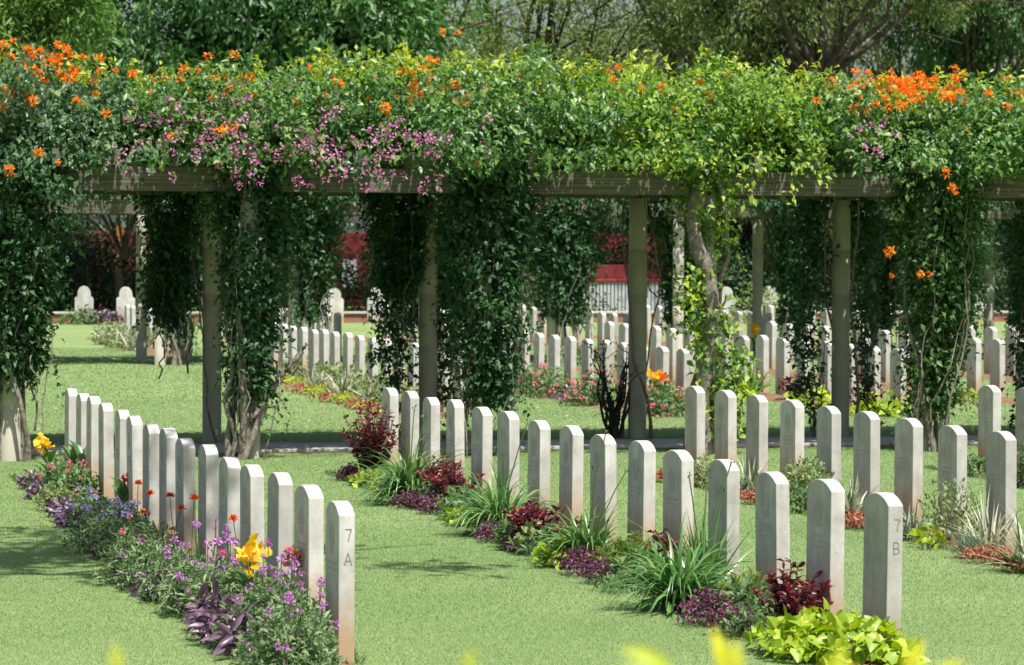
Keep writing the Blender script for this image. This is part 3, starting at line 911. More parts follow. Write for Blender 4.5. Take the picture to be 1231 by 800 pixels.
def dome(r, h, n, shell=.55, flat=1.0):
    a = rng.uniform(0, 2 * math.pi, n); u = rng.random(n)
    ph = np.arccos(u)                         # 0 = top
    k = (1 - shell * rng.random(n) ** 1.6)
    lump = 1 + .22 * np.sin(a * 3 + rng.uniform(0, 6)) * np.sin(ph) + .15 * np.sin(a * 7 + rng.uniform(0, 6))
    P = np.stack([r * np.sin(ph) * np.cos(a) * k * lump, r * np.sin(ph) * np.sin(a) * k * lump * flat, h * np.cos(ph) * k * (1 + .12 * np.sin(a * 5))], 1)
    return P, nrm(P + np.array([0, 0, .05 * h]))

def bush(name, desc, cat, pos, r, h, leaf, mat, n, group, wr=.5, tpl=LEAF4, droop=.2, spread=.6, flowers=None, flat=1.35, stems=True, lift=.0, tint=None):
    t = plant(name, desc, cat, pos, group, r * .95)
    P, O = dome(r, h, n, .6, flat)
    P[:, 2] += .015 + lift
    link('foliage', mesh_np('foliage', *scatter(P, O, leaf, wr, tpl, droop, spread, tint)), mat, t, 'stuff')
    tb = []
    for k in range(7 if stems else 0):
        a = rng.uniform(0, 6.28); q = rng.uniform(.3, .75)
        tb.append((wob((rng.normal(0, .02), rng.normal(0, .02), -.03), (r * q * math.cos(a), r * q * math.sin(a) * flat, h * .8), 6, .01), np.linspace(.007, .003, 6)))
    if tb: link('stem', tubes_mesh('stem', tb, 5), M['bark'], t)
    if flowers:
        fmat, fn, fs, raise_, nm = flowers
        P, O = dome(r * 1.02, h * 1.05, fn, .12, flat)
        P[:, 2] += raise_ * rng.random(fn) + .01
        flower_balls(P, fs, fmat, nm, t, 22)
        if raise_ > .03:
            link('flower_stem', tubes_mesh('flower_stem', [(np.array([p * np.array([.7, .7, .5]), p * np.array([.95, .95, .8]), p]), .0025) for p in P], 4), M['stem'], t, 'stuff')
    return t

def straps(n, L, wid, up=.9, seg=7, droop=1.0):
    """arching strap leaves from one crown"""
    a = rng.uniform(0, 2 * math.pi, n); el = np.clip(rng.normal(up, .28, n), .25, 1.5)
    Ls = L * rng.uniform(.55, 1.15, n)
    d0 = np.stack([np.cos(a) * np.cos(el), np.sin(a) * np.cos(el), np.sin(el)], 1)
    side = np.stack([-np.sin(a), np.cos(a), np.zeros(n)], 1) + rng.normal(0, .25, (n, 3))
    side = nrm(side)
    P = np.stack([rng.normal(0, .035, n), rng.normal(0, .035, n), np.zeros(n)], 1)
    d = d0.copy(); rows = []
    dr = droop * rng.uniform(.5, 1.4, n)
    for k in range(seg + 1):
        s = k / seg
        wv = wid * rng.uniform(.9, 1.1) * (1 - s ** 2.2) * (.75 + .5 * math.sin(math.pi * min(1, s + .2))) + .0008
        rows.append(np.stack([P - side * wv / 2, P - np.cross(side, d) * wv * .16, P + side * wv / 2], 1))
        P = P + d * (Ls / seg)[:, None]
        d = nrm(d + np.array([0, 0, -1]) * (dr * 2.1 / seg * (s + .12))[:, None])
        P[:, 2] = np.maximum(P[:, 2], .01)
    V = np.stack(rows, 1)                     # n, seg+1, 3, 3
    V = V.reshape(-1, 3)
    T = []
    for k in range(seg):
        b = k * 3
        T += [[b, b + 1, b + 4], [b, b + 4, b + 3], [b + 1, b + 2, b + 5], [b + 1, b + 5, b + 4]]
    T = np.array(T)
    F_ = (np.arange(n)[:, None, None] * (3 * (seg + 1)) + T[None]).reshape(-1, 3)
    tint = np.repeat(rng.random(n), 3 * (seg + 1))
    return V, F_, tint

def strap_clump(desc, pos, n, L, wid, mat, group, up=.95, droop=1.0, stalks=(), name='daylily_clump', cat='plant'):
    t = plant(name, desc, cat, pos, group, .2)
    V, T, tt = straps(n, L, wid, up, 7, droop)
    o = link('foliage', mesh_np('foliage', V, T, tt), mat, t, 'stuff')
    if stalks:
        tb = []
        for dx, dy, h in stalks:
            tb.append((np.array([(0, 0, 0), (dx * .3, dy * .3, h * .45), (dx * .7, dy * .7, h * .8), (dx, dy, h)]), np.array([.006, .005, .0045, .004])))
        link('flower_stalk', tubes_mesh('flower_stalk', tb, 6), M['stem'], t)
        b = np.array([(dx, dy, h) for dx, dy, h in stalks])
        flower_balls(b, .04, M['stem'], 'seed_head', t, 8)
    return t

def red_shrub(desc, pos, r, h, group, n_st=26):
    t = plant('red_leaved_shrub', desc, 'shrub', pos, group, r * .8)
    tb, P, D, tt = [], [], [], []
    for k in range(n_st):
        a = rng.uniform(0, 6.28); q = rng.random() ** .6
        tip = np.array([r * q * math.cos(a), r * q * math.sin(a) * 1.3, h * rng.uniform(.55, 1.0) * (1 - .3 * q)])
        pts = wob((rng.normal(0, .03), rng.normal(0, .03), -.02), tip, 8, .008)
        tb.append((pts, np.linspace(.006, .0025, 8)))
        m_ = 22
        s = rng.uniform(.3, 1.0, m_)
        pp = np.stack([np.interp(s, np.linspace(0, 1, 8), pts[:, i]) for i in range(3)], 1)
        b = rng.uniform(0, 6.28, m_)
        P.append(pp); D.append(np.stack([np.cos(b), np.sin(b), rng.uniform(.1, 1.1, m_)], 1))
        tt.append(np.clip(s * .75 - .05 + rng.normal(0, .2, m_), 0, 1))
    link('stem', tubes_mesh('stem', tb, 5), M['trunk'], t)
    P = np.concatenate(P); D = np.concatenate(D); tt = np.concatenate(tt)
    V = leaves_geo(P, D, np.tile([0, 0, 1.0], (len(P), 1)) + rng.normal(0, .4, P.shape), .06 * rng.uniform(.6, 1.2, len(P)), .42, tt, LANCE)
    link('foliage', mesh_np('foliage', *V), M['red'], t, 'stuff')
    return t

def fern(desc, pos, r, h, group, n_f=34):
    t = plant('feathery_fern', desc, 'fern', pos, group)
    P, D, tt, tb = [], [], [], []
    for k in range(n_f):
        a = rng.uniform(0, 6.28); q = rng.random()
        s = np.linspace(0, 1, 26)
        x = r * q * s ** 1.3
        pts = np.stack([x * math.cos(a), x * math.sin(a) * 1.2, h * rng.uniform(.6, 1.05) * (s - .25 * q * s * s)], 1)
        tb.append((pts[::5], .002))
        for rep in range(5):
            b = rng.uniform(0, 6.28, 26)
            P.append(pts); D.append(np.stack([np.cos(b), np.sin(b), np.full(26, .7)], 1)); tt.append(np.clip(rng.normal(.5, .22, 26), 0, 1))
    P = np.concatenate(P); D = np.concatenate(D)
    V = leaves_geo(P, D, rng.normal(0, 1, P.shape), .032 * rng.uniform(.6, 1.2, len(P)), .13, np.concatenate(tt), LEAF2)
    link('foliage', mesh_np('foliage', *V), M['fern'], t, 'stuff')
    link('stem', tubes_mesh('stem', tb, 4), M['stem'], t)
    return t

def canna(desc, pos, h, group, fl=None, fsize=.12, nleaf=7, lean=(0, 0)):
    t = plant('canna', desc, 'flower', pos, group)
    k = nleaf
    a = rng.uniform(0, 6.28, k); z = np.linspace(.05, h * .62, k)
    P = np.stack([rng.normal(0, .01, k), rng.normal(0, .01, k), z], 1)
    D = np.stack([np.cos(a) * .55, np.sin(a) * .55, np.full(k, .9)], 1)
    V = leaves_geo(P, D, np.stack([np.cos(a) * -.8, np.sin(a) * -.8, np.full(k, .6)], 1), rng.uniform(.16, .26, k), .36, rng.random(k), LANCE)
    me = None
    for i in range(k):
        s = slice(i * 8, i * 8 + 8)
        link('leaf', mesh_np('leaf', V[0][s], LANCE[1], V[2][s]), M['canna'], t)
    link('stem', tubes_mesh('stem', [(np.array([(0, 0, -.02), (lean[0] * .4, lean[1] * .4, h * .5), (lean[0], lean[1], h * .95)]), np.array([.009, .007, .005]))], 7), M['stem'], t)
    if fl is not None:
        n = 34
        C = np.array([[lean[0], lean[1], h]]) + rng.normal(0, fsize * .16, (n, 3)) * np.array([1, 1, 1.2])
        D = nrm(rng.normal(0, .7, (n, 3)) + np.array([0, -.2, .7]))
        for i in range(n):
            V2 = leaves_geo(C[i:i + 1], D[i:i + 1], rng.normal(0, 1, (1, 3)), np.array([fsize * rng.uniform(.24, .45)]), .95, np.array([rng.random()]), LANCE)
            link('petal', mesh_np('petal', *V2), fl, t)
    return t

def stem_flower(pos, head, mat, size, desc, n_pet=14, group='orange daisy flowers in the left bed', name='gerbera_flower'):
    base = np.array([pos[0], pos[1], .02]); head = np.asarray(head)
    t = thing(name, tuple(base), desc, 'flower', group)
    mid = (base + head) / 2 + np.array([rng.normal(0, .02), rng.normal(0, .02), .03])
    link('stem', tubes_mesh('stem', [(np.array([base, mid, head]) - base, np.array([.0035, .003, .0025]))], 5), M['stem'], t)
    h = head - base
    a = np.linspace(0, 6.28, n_pet, endpoint=False)
    a = np.tile(a, 3); n3 = len(a)
    D = np.stack([np.cos(a), np.sin(a), np.repeat([.1, .7, 1.8], n_pet)], 1) + rng.normal(0, .15, (n3, 3))
    V1 = leaves_geo(np.tile(h, (n3, 1)), D, np.tile([0, 0, 1.], (n3, 1)) + rng.normal(0, .3, (n3, 3)), size * .5 * rng.uniform(.8, 1.1, n3), .42, rng.random(n3), LEAF4)
    link('flower_head', mesh_np('flower_head', *V1), mat, t)
    return t

GA, GB, GC, GD = 'plants of the left flower bed', 'plants of the middle bed', 'plants of the third bed', 'plants of the beds between the pergolas'
# --- left bed (row 7 A)
canna('yellow canna', g(60, 590), .36, GA, M['yellow'], .17, 6, (-.06, 0))
canna('green canna in bud', g(100, 585), .34, GA, None, .1, 5)
for px, py in ((88, 600), (104, 606), (70, 598)):
    bush('pink_flowered_bush', 'pink-flowered leafy bush', 'flower', g(px, py), .2, .26, .045, M['bush'], 800, GA, flowers=(M['pink'], 9, .035, .06, 'pink_flowers'))
for px, py in ((38, 588), (46, 600), (74, 622), (84, 634), (80, 628)):
    bush('purple_leaved_plant', 'low plant with purple-grey leaves', 'plant', g(px, py), .1, .1, .06, M['purple_grey'], 130, GA, tpl=LANCE, stems=False)
bush('lime_bush', 'small lime-green bush', 'plant', g(66, 614), .16, .16, .04, M['palebush'], 600, GA)
canna('broad-leaved canna with an orange flower', g(150, 628), .30, GA, M['gerbera'], .07, 6)
canna('broad-leaved canna', g(112, 592), .36, GA, None, .1, 5)
for px, py in ((108, 634), (128, 640), (150, 648)):
    bush('lilac_ageratum', 'lilac-flowered mound', 'flower', g(px, py), .2, .2, .04, M['bush'], 600, GA, flowers=(M['lilac'], 34, .035, .05, 'lilac_flowers'))
for px, py, r, h in ((120, 665, .22, .2), (145, 672, .2, .2), (170, 680, .22, .22)):
    bush('green_bush', 'fine-leaved green bush', 'plant', g(px, py), r, h, .04, M['verbena'], 1400, GA, wr=.35)
bush('purple_leaved_plant', 'low plant with purple-grey leaves', 'plant', g(128, 672), .1, .1, .05, M['purple'], 150, GA, stems=False)
for px, py in ((165, 702), (192, 712), (214, 722), (178, 690)):
    bush('pink_flowered_bush', 'feathery bush with small pink flowers', 'flower', g(px, py), .22, .26, .05, M['verbena'], 1200, GA, wr=.28, flowers=(M['pink'] if px < 190 else M['violet'], 8, .032, .1, 'pink_flowers'))
for px, py in ((178, 705), (196, 722), (190, 716)):
    bush('purple_leaved_plant', 'low plant with purple-grey leaves', 'plant', g(px, py), .11, .11, .09, M['purple_grey'], 80, GA, tpl=LANCE, wr=.35, stems=False)
for px, py, r, h in ((232, 738, .2, .25), (262, 748, .2, .27), (285, 745, .2, .28), (248, 728, .17, .23)):
    bush('verbena_bush', 'loose bush of violet verbena', 'flower', g(px, py), r, h, .05, M['verbena'], 1500, GA, wr=.24, flowers=(M['violet'], 17, .032, .24, 'violet_flowers'))
for px, py, r, h in ((318, 786, .19, .29), (345, 820, .23, .3), (362, 812, .19, .3), (335, 775, .18, .3), (366, 790, .18, .31)):
    bush('verbena_bush', 'dense bush of violet verbena', 'flower', g(px, py), r, h, .04, M['verbena'], 2200, GA, wr=.38, flowers=(M['violet'], 15, .032, .2, 'violet_flowers'))
for px, py in ((252, 762), (272, 778), (290, 790), (262, 770)):
    bush('purple_leaved_plant', 'dark curled purple-leaved plant', 'plant', g(px, py), .12, .16, .1, M['purple_grey'], 90, GA, tpl=LANCE, wr=.33, stems=False)
canna('large yellow canna', g(303, 768), .42, GA, M['yellow'], .2, 7, (-.02, -.05))
canna('bronze withered canna', g(352, 770), .40, GA, M['redground'], .13, 4)
GH = [(178, 582, 560), (195, 594, 0), (222, 597, 0), (236, 612, 0), (187, 617, 0), (294, 625, 0), (282, 668, 0), (347, 664, 0), (252, 600, 0)]
for i, (px, py, _) in enumerate(GH):
    y = 3950 * 2.1 / (py + 95 - 293)          # stands in the bed about as far along as the plants below it
    hd = gy(px, py, float(np.interp(px, (178, 350), (23.5, 16.9))))
    hd[0] = min(hd[0], ROWX[0] - .12)
    stem_flower((hd[0] + rng.normal(0, .03), hd[1] + rng.normal(0, .05)), hd, M['gerbera'], .08, 'orange daisy on a tall stem, %s from the far end of the left bed' % ORD[[0, 2, 3, 4, 1, 7, 6, 8, 5][i]])

# --- middle bed (row 7 B)
def mound(desc, px, py, r, h, mat, grp, n=700, leaf=.028):
    bush('low_mound', desc, 'plant', g(px, py), r, h, leaf, mat, n, grp, stems=False, droop=0)
def limep(px, py, r, h, grp, n=110, leaf=.085):
    bush('lime_sweet_potato_vine', 'lime-yellow leafy ground plant', 'plant', g(px, py), r, h, leaf, M['lime'], n, grp, wr=.9, tpl=HEART, droop=.1, spread=.4)
mound('purple mound of tiny leaves', 421, 578, .12, .11, M['purple'], GB)
mound('purple mound of tiny leaves', 432, 584, .1, .08, M['purple'], GB)
limep(446, 586, .16, .12, GB, 90, .045); limep(462, 596, .12, .1, GB, 60, .04)
red_shrub('tall dark red leaved shrub', g(481, 580), .3, .78, GB, 60)
strap_clump('large arching green strap-leaved clump', g(492, 606), 300, .66, .022, M['strap'], GB, .8, 2.5, stalks=((.05, .05, .75), (.12, -.05, .7)))
mound('purple mound of tiny leaves', 500, 612, .16, .12, M['purple'], GB)
mound('purple mound of tiny leaves', 522, 618, .14, .11, M['purple'], GB)
red_shrub('low red leaved shrub', g(546, 616), .24, .42, GB, 34)
red_shrub('red leaved shrub', g(585, 606), .24, .44, GB, 36)
limep(556, 632, .14, .1, GB, 80, .045)
strap_clump('arching green strap-leaved clump', g(602, 644), 270, .62, .023, M['strap'], GB, .8, 2.5, stalks=((.0, .1, .9), (.2, .0, .8)))
mound('reddish mound of tiny leaves', 592, 652, .15, .12, M['purple'], GB)
mound('reddish mound of tiny leaves', 612, 664, .12, .1, M['purple'], GB)
bush('lime_bush', 'small upright lime-green plant', 'plant', g(622, 668), .1, .18, .06, M['palebush'], 120, GB)
red_shrub('bushy dark red shrub', g(652, 664), .28, .38, GB, 54)
limep(655, 682, .15, .14, GB, 90, .05)
strap_clump('upright green strap-leaved clump with tall stalks', g(708, 682), 150, .52, .026, M['strap'], GB, .9, 2.0, stalks=((.15, .15, .85), (.28, .1, .6), (.05, .1, .65)))
mound('purple mound of tiny leaves', 690, 692, .15, .14, M['purple'], GB)
mound('purple mound of tiny leaves', 708, 702, .13, .1, M['purple'], GB)
fern('pale feathery fern', g(738, 698), .16, .22, GB); fern('pale feathery fern', g(762, 698), .18, .28, GB)
bush('creeping_ground_plant', 'small-leaved creeping green plant', 'plant', g(748, 712), .2, .08, .03, M['bush'], 500, GB, stems=False)
red_shrub('spiky bright red shrub', g(788, 694), .12, .34, GB, 12)
strap_clump('broad drooping green strap-leaved clump', g(818, 734), 230, .62, .025, M['strap'], GB, .8, 2.6)
strap_clump('upright strap-leaved clump with tall seed stalks', g(868, 722), 90, .52, .026, M['strap'], GB, 1.2, .7, stalks=((.1, .2, .75), (.2, .05, .8), (.16, .12, .62), (-.05, .1, .72)))
red_shrub('thin red shrub', g(842, 705), .14, .38, GB, 12)
mound('purple mound of tiny leaves', 850, 752, .17, .16, M['purple'], GB, 1000)
mound('purple mound of tiny leaves', 872, 764, .14, .12, M['purple'], GB, 800)
fern('pale feathery fern', g(898, 745), .16, .26, GB)
bush('creeping_ground_plant', 'small-leaved green plant', 'plant', g(905, 768), .18, .14, .035, M['bush'], 500, GB)
red_shrub('open red leaved shrub', g(962, 760), .26, .40, GB, 34)
for px, py, r, h in ((958, 790, .24, .16), (1000, 792, .26, .2), (1040, 800, .24, .17), (1068, 790, .16, .13)):
    limep(px, py, r, h, GB, 260, .06)

for px, py in ((525, 612), (560, 626), (628, 660), (672, 676), (775, 706), (890, 752)):
    bush('leafy_bush', 'mixed green leafy bush', 'plant', g(px, py), .2, .2, .06, M['bush'], 420, GB, wr=.45)
# --- third bed and the right-edge bed
def spider(px, py, L, grp, n=46, mat='varieg', wid=.02, up=1.05):
    strap_clump('cream-striped strap-leaved plant', g(px, py), n, L, wid, M[mat], grp, up, .7, name='variegated_plant')
mound('rust-red low mound', 906, 606, .15, .08, M['redground'], GC)
spider(906, 594, .3, GC)
bush('rounded_shrub', 'rounded small-leaved green shrub', 'shrub', g(975, 612), .24, .36, .04, M['palebush'], 1500, GC, droop=-.4)
bush('rounded_shrub', 'low green shrub', 'shrub', g(962, 616), .2, .18, .035, M['bush'], 800, GC)
spider(1036, 624, .36, GC)
mound('rust-red low mound', 1030, 636, .16, .09, M['redground'], GC)
spider(1092, 650, .36, GC, 40, 'silver', .014, .9)
limep(1102, 660, .12, .1, GC, 40, .05)
bush('twiggy_shrub', 'open pale twiggy shrub', 'shrub', g(1144, 656), .22, .42, .034, M['palebush'], 900, GC, droop=-.6, spread=.4)
strap_clump('silvery grass-like tuft', g(1150, 672), 120, .22, .008, M['silver'], GC, .9, .8, name='grass_tuft')
spider(1192, 664, .4, GC, 50)
mound('rust-red low mound', 1186, 678, .17, .09, M['redground'], GC); mound('rust-red low mound', 1202, 688, .15, .08, M['redground'], GC)
spider(1228, 690, .45, GC, 60, 'varieg', .018, .8)
bush('rounded_shrub', 'pale fine-leaved bush', 'shrub', g(850, 586), .2, .22, .04, M['palebush'], 700, GC)
mound('rust-red low mound', 800, 580, .12, .07, M['redground'], GC)
bush('rounded_shrub', 'dark green low bush', 'shrub', g(1170, 572), .22, .14, .045, M['bush'], 600, GC)
bush('pink_flowered_bush', 'pink-flowered bush', 'flower', g(1232, 586), .24, .3, .045, M['bush'], 1000, GC, flowers=(M['pink'], 14, .045, .06, 'pink_flowers'))

# --- beds between and beyond the pergolas
for px, py in ((352, 462), (384, 474), (416, 484), (450, 492), (470, 498)):
    bush('pale_bush', 'pale yellow-green bush', 'plant', g(px + 8, py - 6), .32, .34, .08, M['palebush'], 420, GD)
    spider(px - 5, py - 4, .42, GD, 44, 'varieg', .028)
    mound('lime mound', px, py + 1, .26, .09, M['lime'], GD, 260, .05)
    mound('rust-red low mound', px - 16, py, .26, .09, M['redground'], GD, 260, .05)
for px, py in ((134, 414), (150, 418), (166, 421)):
    bush('pale_bush', 'pale yellow-green bush', 'plant', g(px, py), .45, .42, .1, M['palebush'], 300, GD)
    spider(px - 6, py + 1, .5, GD, 40, 'varieg', .035)
for px, py, m_ in ((640, 474, 'pink'), (662, 478, 'pink'), (712, 488, 'pink'), (690, 484, None), (800, 500, 'pink'), (782, 498, 'orange')):
    if m_: bush('flowering_bush', '%s-flowered green bush' % m_, 'flower', g(px, py), .34, .36, .06, M['bush'], 700, GD, flowers=(M[m_], 16, .06, .08, m_ + '_flowers'))
    else: bush('purple_leaved_plant', 'purple-leaved low plant', 'plant', g(px, py), .26, .2, .06, M['purple_grey'], 300, GD)
canna('yellow-orange canna', g(795, 497), .42, GD, M['orange'], .2, 6)
canna('yellow canna', g(786, 497), .42, GD, M['yellow'], .2, 6)
strap_clump('green strap-leaved clump', g(905, 478), 80, .5, .032, M['strap'], GD)
limep(884, 480, .25, .2, GD, 60, .1); limep(975, 490, .3, .2, GD, 60, .1); limep(1058, 500, .36, .22, GD, 90, .11); limep(1150, 482, .3, .12, GD, 60, .1)
red_shrub('dark red shrub', g(955, 484), .3, .4, GD, 30); red_shrub('dark red shrub', g(1046, 490), .28, .36, GD, 26)
mound('rust-red low mound', 1140, 482, .3, .1, M['redground'], GD, 260, .05)
for px, py in ((690, 440), (760, 446), (880, 448), (1020, 450), (1100, 452)):
    bush('green_bush', 'leafy green bush', 'plant', g(px, py), .3, .36, .08, M['bush'], 300, GD)
canna('tall yellow canna', g(908, 432), .5, GD, M['yellow'], .22, 6)
strap_clump('dark strap-leaved clump', g(862, 470), 60, .5, .032, M['strap'], GD)

def petals():
    n = 170
    P = np.stack([rng.uniform(3, 15, n), rng.uniform(35.5, 46, n), np.full(n, .03)], 1)
    P = P[~in_bed(P)]; n = len(P)
    V = leaves_geo(P, rng.normal(0, 1, (n, 3)) * np.array([1, 1, .1]), np.tile([0, 0, 1.], (n, 1)), .07 * rng.uniform(.5, 1.3, n), .7, rng.random(n), LEAF4)
    V[0][:, 2] = np.maximum(V[0][:, 2], .022)
    o = link('fallen_petals', mesh_np('fallen_petals', *V), M['petal_litter'], kind='stuff')
    tag(o, 'pinkish fallen petals and leaves scattered on the lawn behind the pergola', 'petals')
petals()

# ------------------------------------------------------------------ the far boundary
def kerb():
    Yb = 86.5
    t = thing('brick_kerb_wall', (0, Yb, 0), 'low red brick kerb wall with pale coping at the far lawn edge', 'wall')
    ln = 52.0
    link('core', MB().box((ln / 2 - 6, 0, .12), (ln, .2, .24)).mesh('core'), M['brick'], t)
    cm = MB().box((0, 0, 0), (.98, .3, .06)).mesh('coping_stone', .008)
    for i in range(52):
        o = link('coping_stone', cm, M['coping'], t); o.location = (-5.5 + i, 0, .272)
kerb()

def shoulder_stone_mesh():
    pr = [(-.24, -.05), (.24, -.05), (.24, .62), (.2, .66), (.17, .66)]
    for i in range(9):
        a = math.pi * (.08 + .84 * i / 8)
        pr.append((.17 * math.cos(a) * 1.0, .72 + .2 * math.sin(a)))
    pr += [(-.17, .66), (-.2, .66), (-.24, .62)]
    n = len(pr)
    V = [(x, -.05, z) for x, z in pr] + [(x, .05, z) for x, z in pr]
    Fc = [tuple(range(n)), tuple(range(2 * n - 1, n - 1, -1))] + [(i, i + n, (i + 1) % n + n, (i + 1) % n) for i in range(n)]
    me = bpy.data.meshes.new('shouldered_stone'); me.from_pydata(V, [], Fc); me.update()
    return me
SS = shoulder_stone_mesh()
SSB = strokes('carved_badge', [circ(0, .74, .1, 14), [(-.06, .74), (.06, .74)], [(0, .68), (0, .8)]], .014, .002, lambda u, v, d: (u, -.05 - d, v))
for i, (px, py) in enumerate(((101, 391), (151, 391), (383, 391), (402, 391), (452, 391), (700, 390), (768, 390), (873, 389), (926, 389), (1062, 388), (1180, 388))):
    p = gy(px, py, 85.6)
    t = thing('shouldered_headstone', (p[0], 85.6, 0), '%s shouldered headstone from the left along the far brick kerb' % ORD[i], 'headstone', 'shouldered headstones at the far kerb')
    t.scale = (1, 1, 1.05 + rng.normal(0, .03))
    link('slab', SS, M['stone'], t); link('carved_badge', SSB, M['carve'], t)

def hedge_shrub(px, y, rx, h, mat, label, n=3600, leaf=.15, name='boundary_shrub'):
    p = gy(px, 400, y)
    t = thing(name, (p[0], y, 0), label, 'shrub', 'shrubs along the far boundary')
    P, O = dome(rx * 1.05, h * 1.15, n // 12, .5, .8)
    Q, O = clumps(P, O, 12, .16)
    Q[:, 2] = np.abs(Q[:, 2])
    link('foliage', mesh_np('foliage', *scatter(Q, O, leaf, .5, LEAF4, .4)), mat, t, 'stuff')
    link('stem', tubes_mesh('stem', [(wob((rng.normal(0, .1), 0, -.05), (rng.normal(0, rx * .4), 0, h * .7), 6, .05), np.linspace(.05, .02, 6)) for _ in range(4)], 6), M['trunk'], t)
HS0 = [(15, 2.2, 2.6), (65, 1.9, 2.3), (118, 1.5, 1.9), (205, 1.9, 2.6), (255, 1.8, 2.4), (300, 1.8, 2.6), (350, 1.9, 2.6), (500, 1.4, 2.3), (545, 1.6, 2.7), (585, 1.1, 2.4), (655, 1.5, 2.6), (850, 1.7, 2.6), (885, 1.2, 1.9), (960, 1.4, 2.4), (1000, 1.5, 2.6), (1040, 1.8, 2.6), (1085, 1.8, 2.7), (1130, 1.7, 2.6), (1175, 1.9, 2.5), (1220, 1.9, 2.6)]
HS = [q for q in HS0]
for q in (90, 235, 325, 375, 480, 520, 565, 690, 715, 820, 870, 975, 1020, 1065, 1110, 1155, 1200): HS.append((q, 1.3, 3.0))
for i, (px, rx, h) in enumerate(HS):
    hedge_shrub(px, 92 + 2.5 * (i % 3) if i < 20 else 101 + (i % 2), rx, h, M['hedge'], ('%s dark shrub from the left in front of the red boundary wall' % (ORD + ['nineteenth', 'twentieth', 'twenty-first'])[i]) if i < 20 else ('%s taller dark shrub from the left in the back boundary rank' % ORD[i - 20]))
for i, (px, h) in enumerate(((100, .45), (128, .4), (500, .5), (480, .45), (905, 1.1), (930, .9))):
    p = gy(px, 400, 85.2)
    t = thing('kerb_plant', (p[0], 85.2, 0), '%s small leafy plant from the left in front of the far brick kerb' % ORD[i], 'plant', 'plants at the far kerb')
    P, O = dome(.6, h, 300, .5, .6)
    link('foliage', mesh_np('foliage', *scatter(P, O, .13, .5)), M['bush' if i % 2 == 0 else 'purple_grey'] if i < 4 else M['palebush'], t, 'stuff')

def boundary():
    Yw = 109.0
    t = thing('boundary_wall', (0, Yw, 0), 'long dark red boundary wall with orange posts behind the far shrubs', 'wall')
    x = -8.0
    pm = MB().box((0, 0, 1.25), (2.96, .14, 2.5)).mesh('wall_panel', .01)
    po = MB().box((0, 0, 1.35), (.22, .26, 2.7)).mesh('post', .01)
    while x < 52:
        link('wall_panel', pm, M['redpaint'], t).location = (x + 1.5, 0, 0)
        link('post', po, M['orange_post'], t).location = (x, -.04, 0)
        x += 3.0
    # low white ribbed barrier with a red rail
    a = gy(640, 380, 95.5); b = gy(835, 380, 95.5)
    t2 = thing('white_ribbed_barrier', (a[0], 95.5, 0), 'white ribbed barrier with a red top rail in front of the red wall', 'barrier')
    ln = b[0] - a[0]; n = 44
    rb = MB().box((0, 0, .5), (ln / n * .72, .06, 1.0)).mesh('rib', .01)
    link('backing', MB().box((ln / 2, .06, .49), (ln, .04, .96)).mesh('backing'), M['white_panel'], t2)
    for i in range(n):
        link('rib', rb, M['white_panel'], t2).location = (ln * (i + .5) / n, 0, 0)
    link('rail', MB().box((ln / 2, .0, 1.05), (ln + .1, .16, .09)).mesh('rail', .01), M['redrail'], t2)
    link('plinth_rail', MB().box((ln / 2, .12, 1.32), (ln * .8, .05, .4)).mesh('upper_panel'), M['redpaint'], t2).name = 'upper_panel'
    for px, mat, lab, hh, ww in ((462, 'blue', 'bright blue sheet hung on the red boundary wall', 1.1, .55), (420, 'white_panel', 'pale grey sheet hung on the red boundary wall', 1.0, .5)):
        p = gy(px, 330, 108.8)
        V, T = [], []
        for i in range(9):
            for j in range(7):
                V.append(((i / 8 - .5) * ww, -.05 - .03 * math.sin(i * 1.7 + j * .4), (j / 6 - .5) * hh))
        for i in range(8):
            for j in range(6): T.append((i * 7 + j, (i + 1) * 7 + j, (i + 1) * 7 + j + 1, i * 7 + j + 1))
        o = link('hanging_sheet', mesh_np('hanging_sheet', V, T, smooth=True), M[mat]); o.location = (p[0], 108.85, p[2])
        tag(o, lab, 'sheet')
boundary()

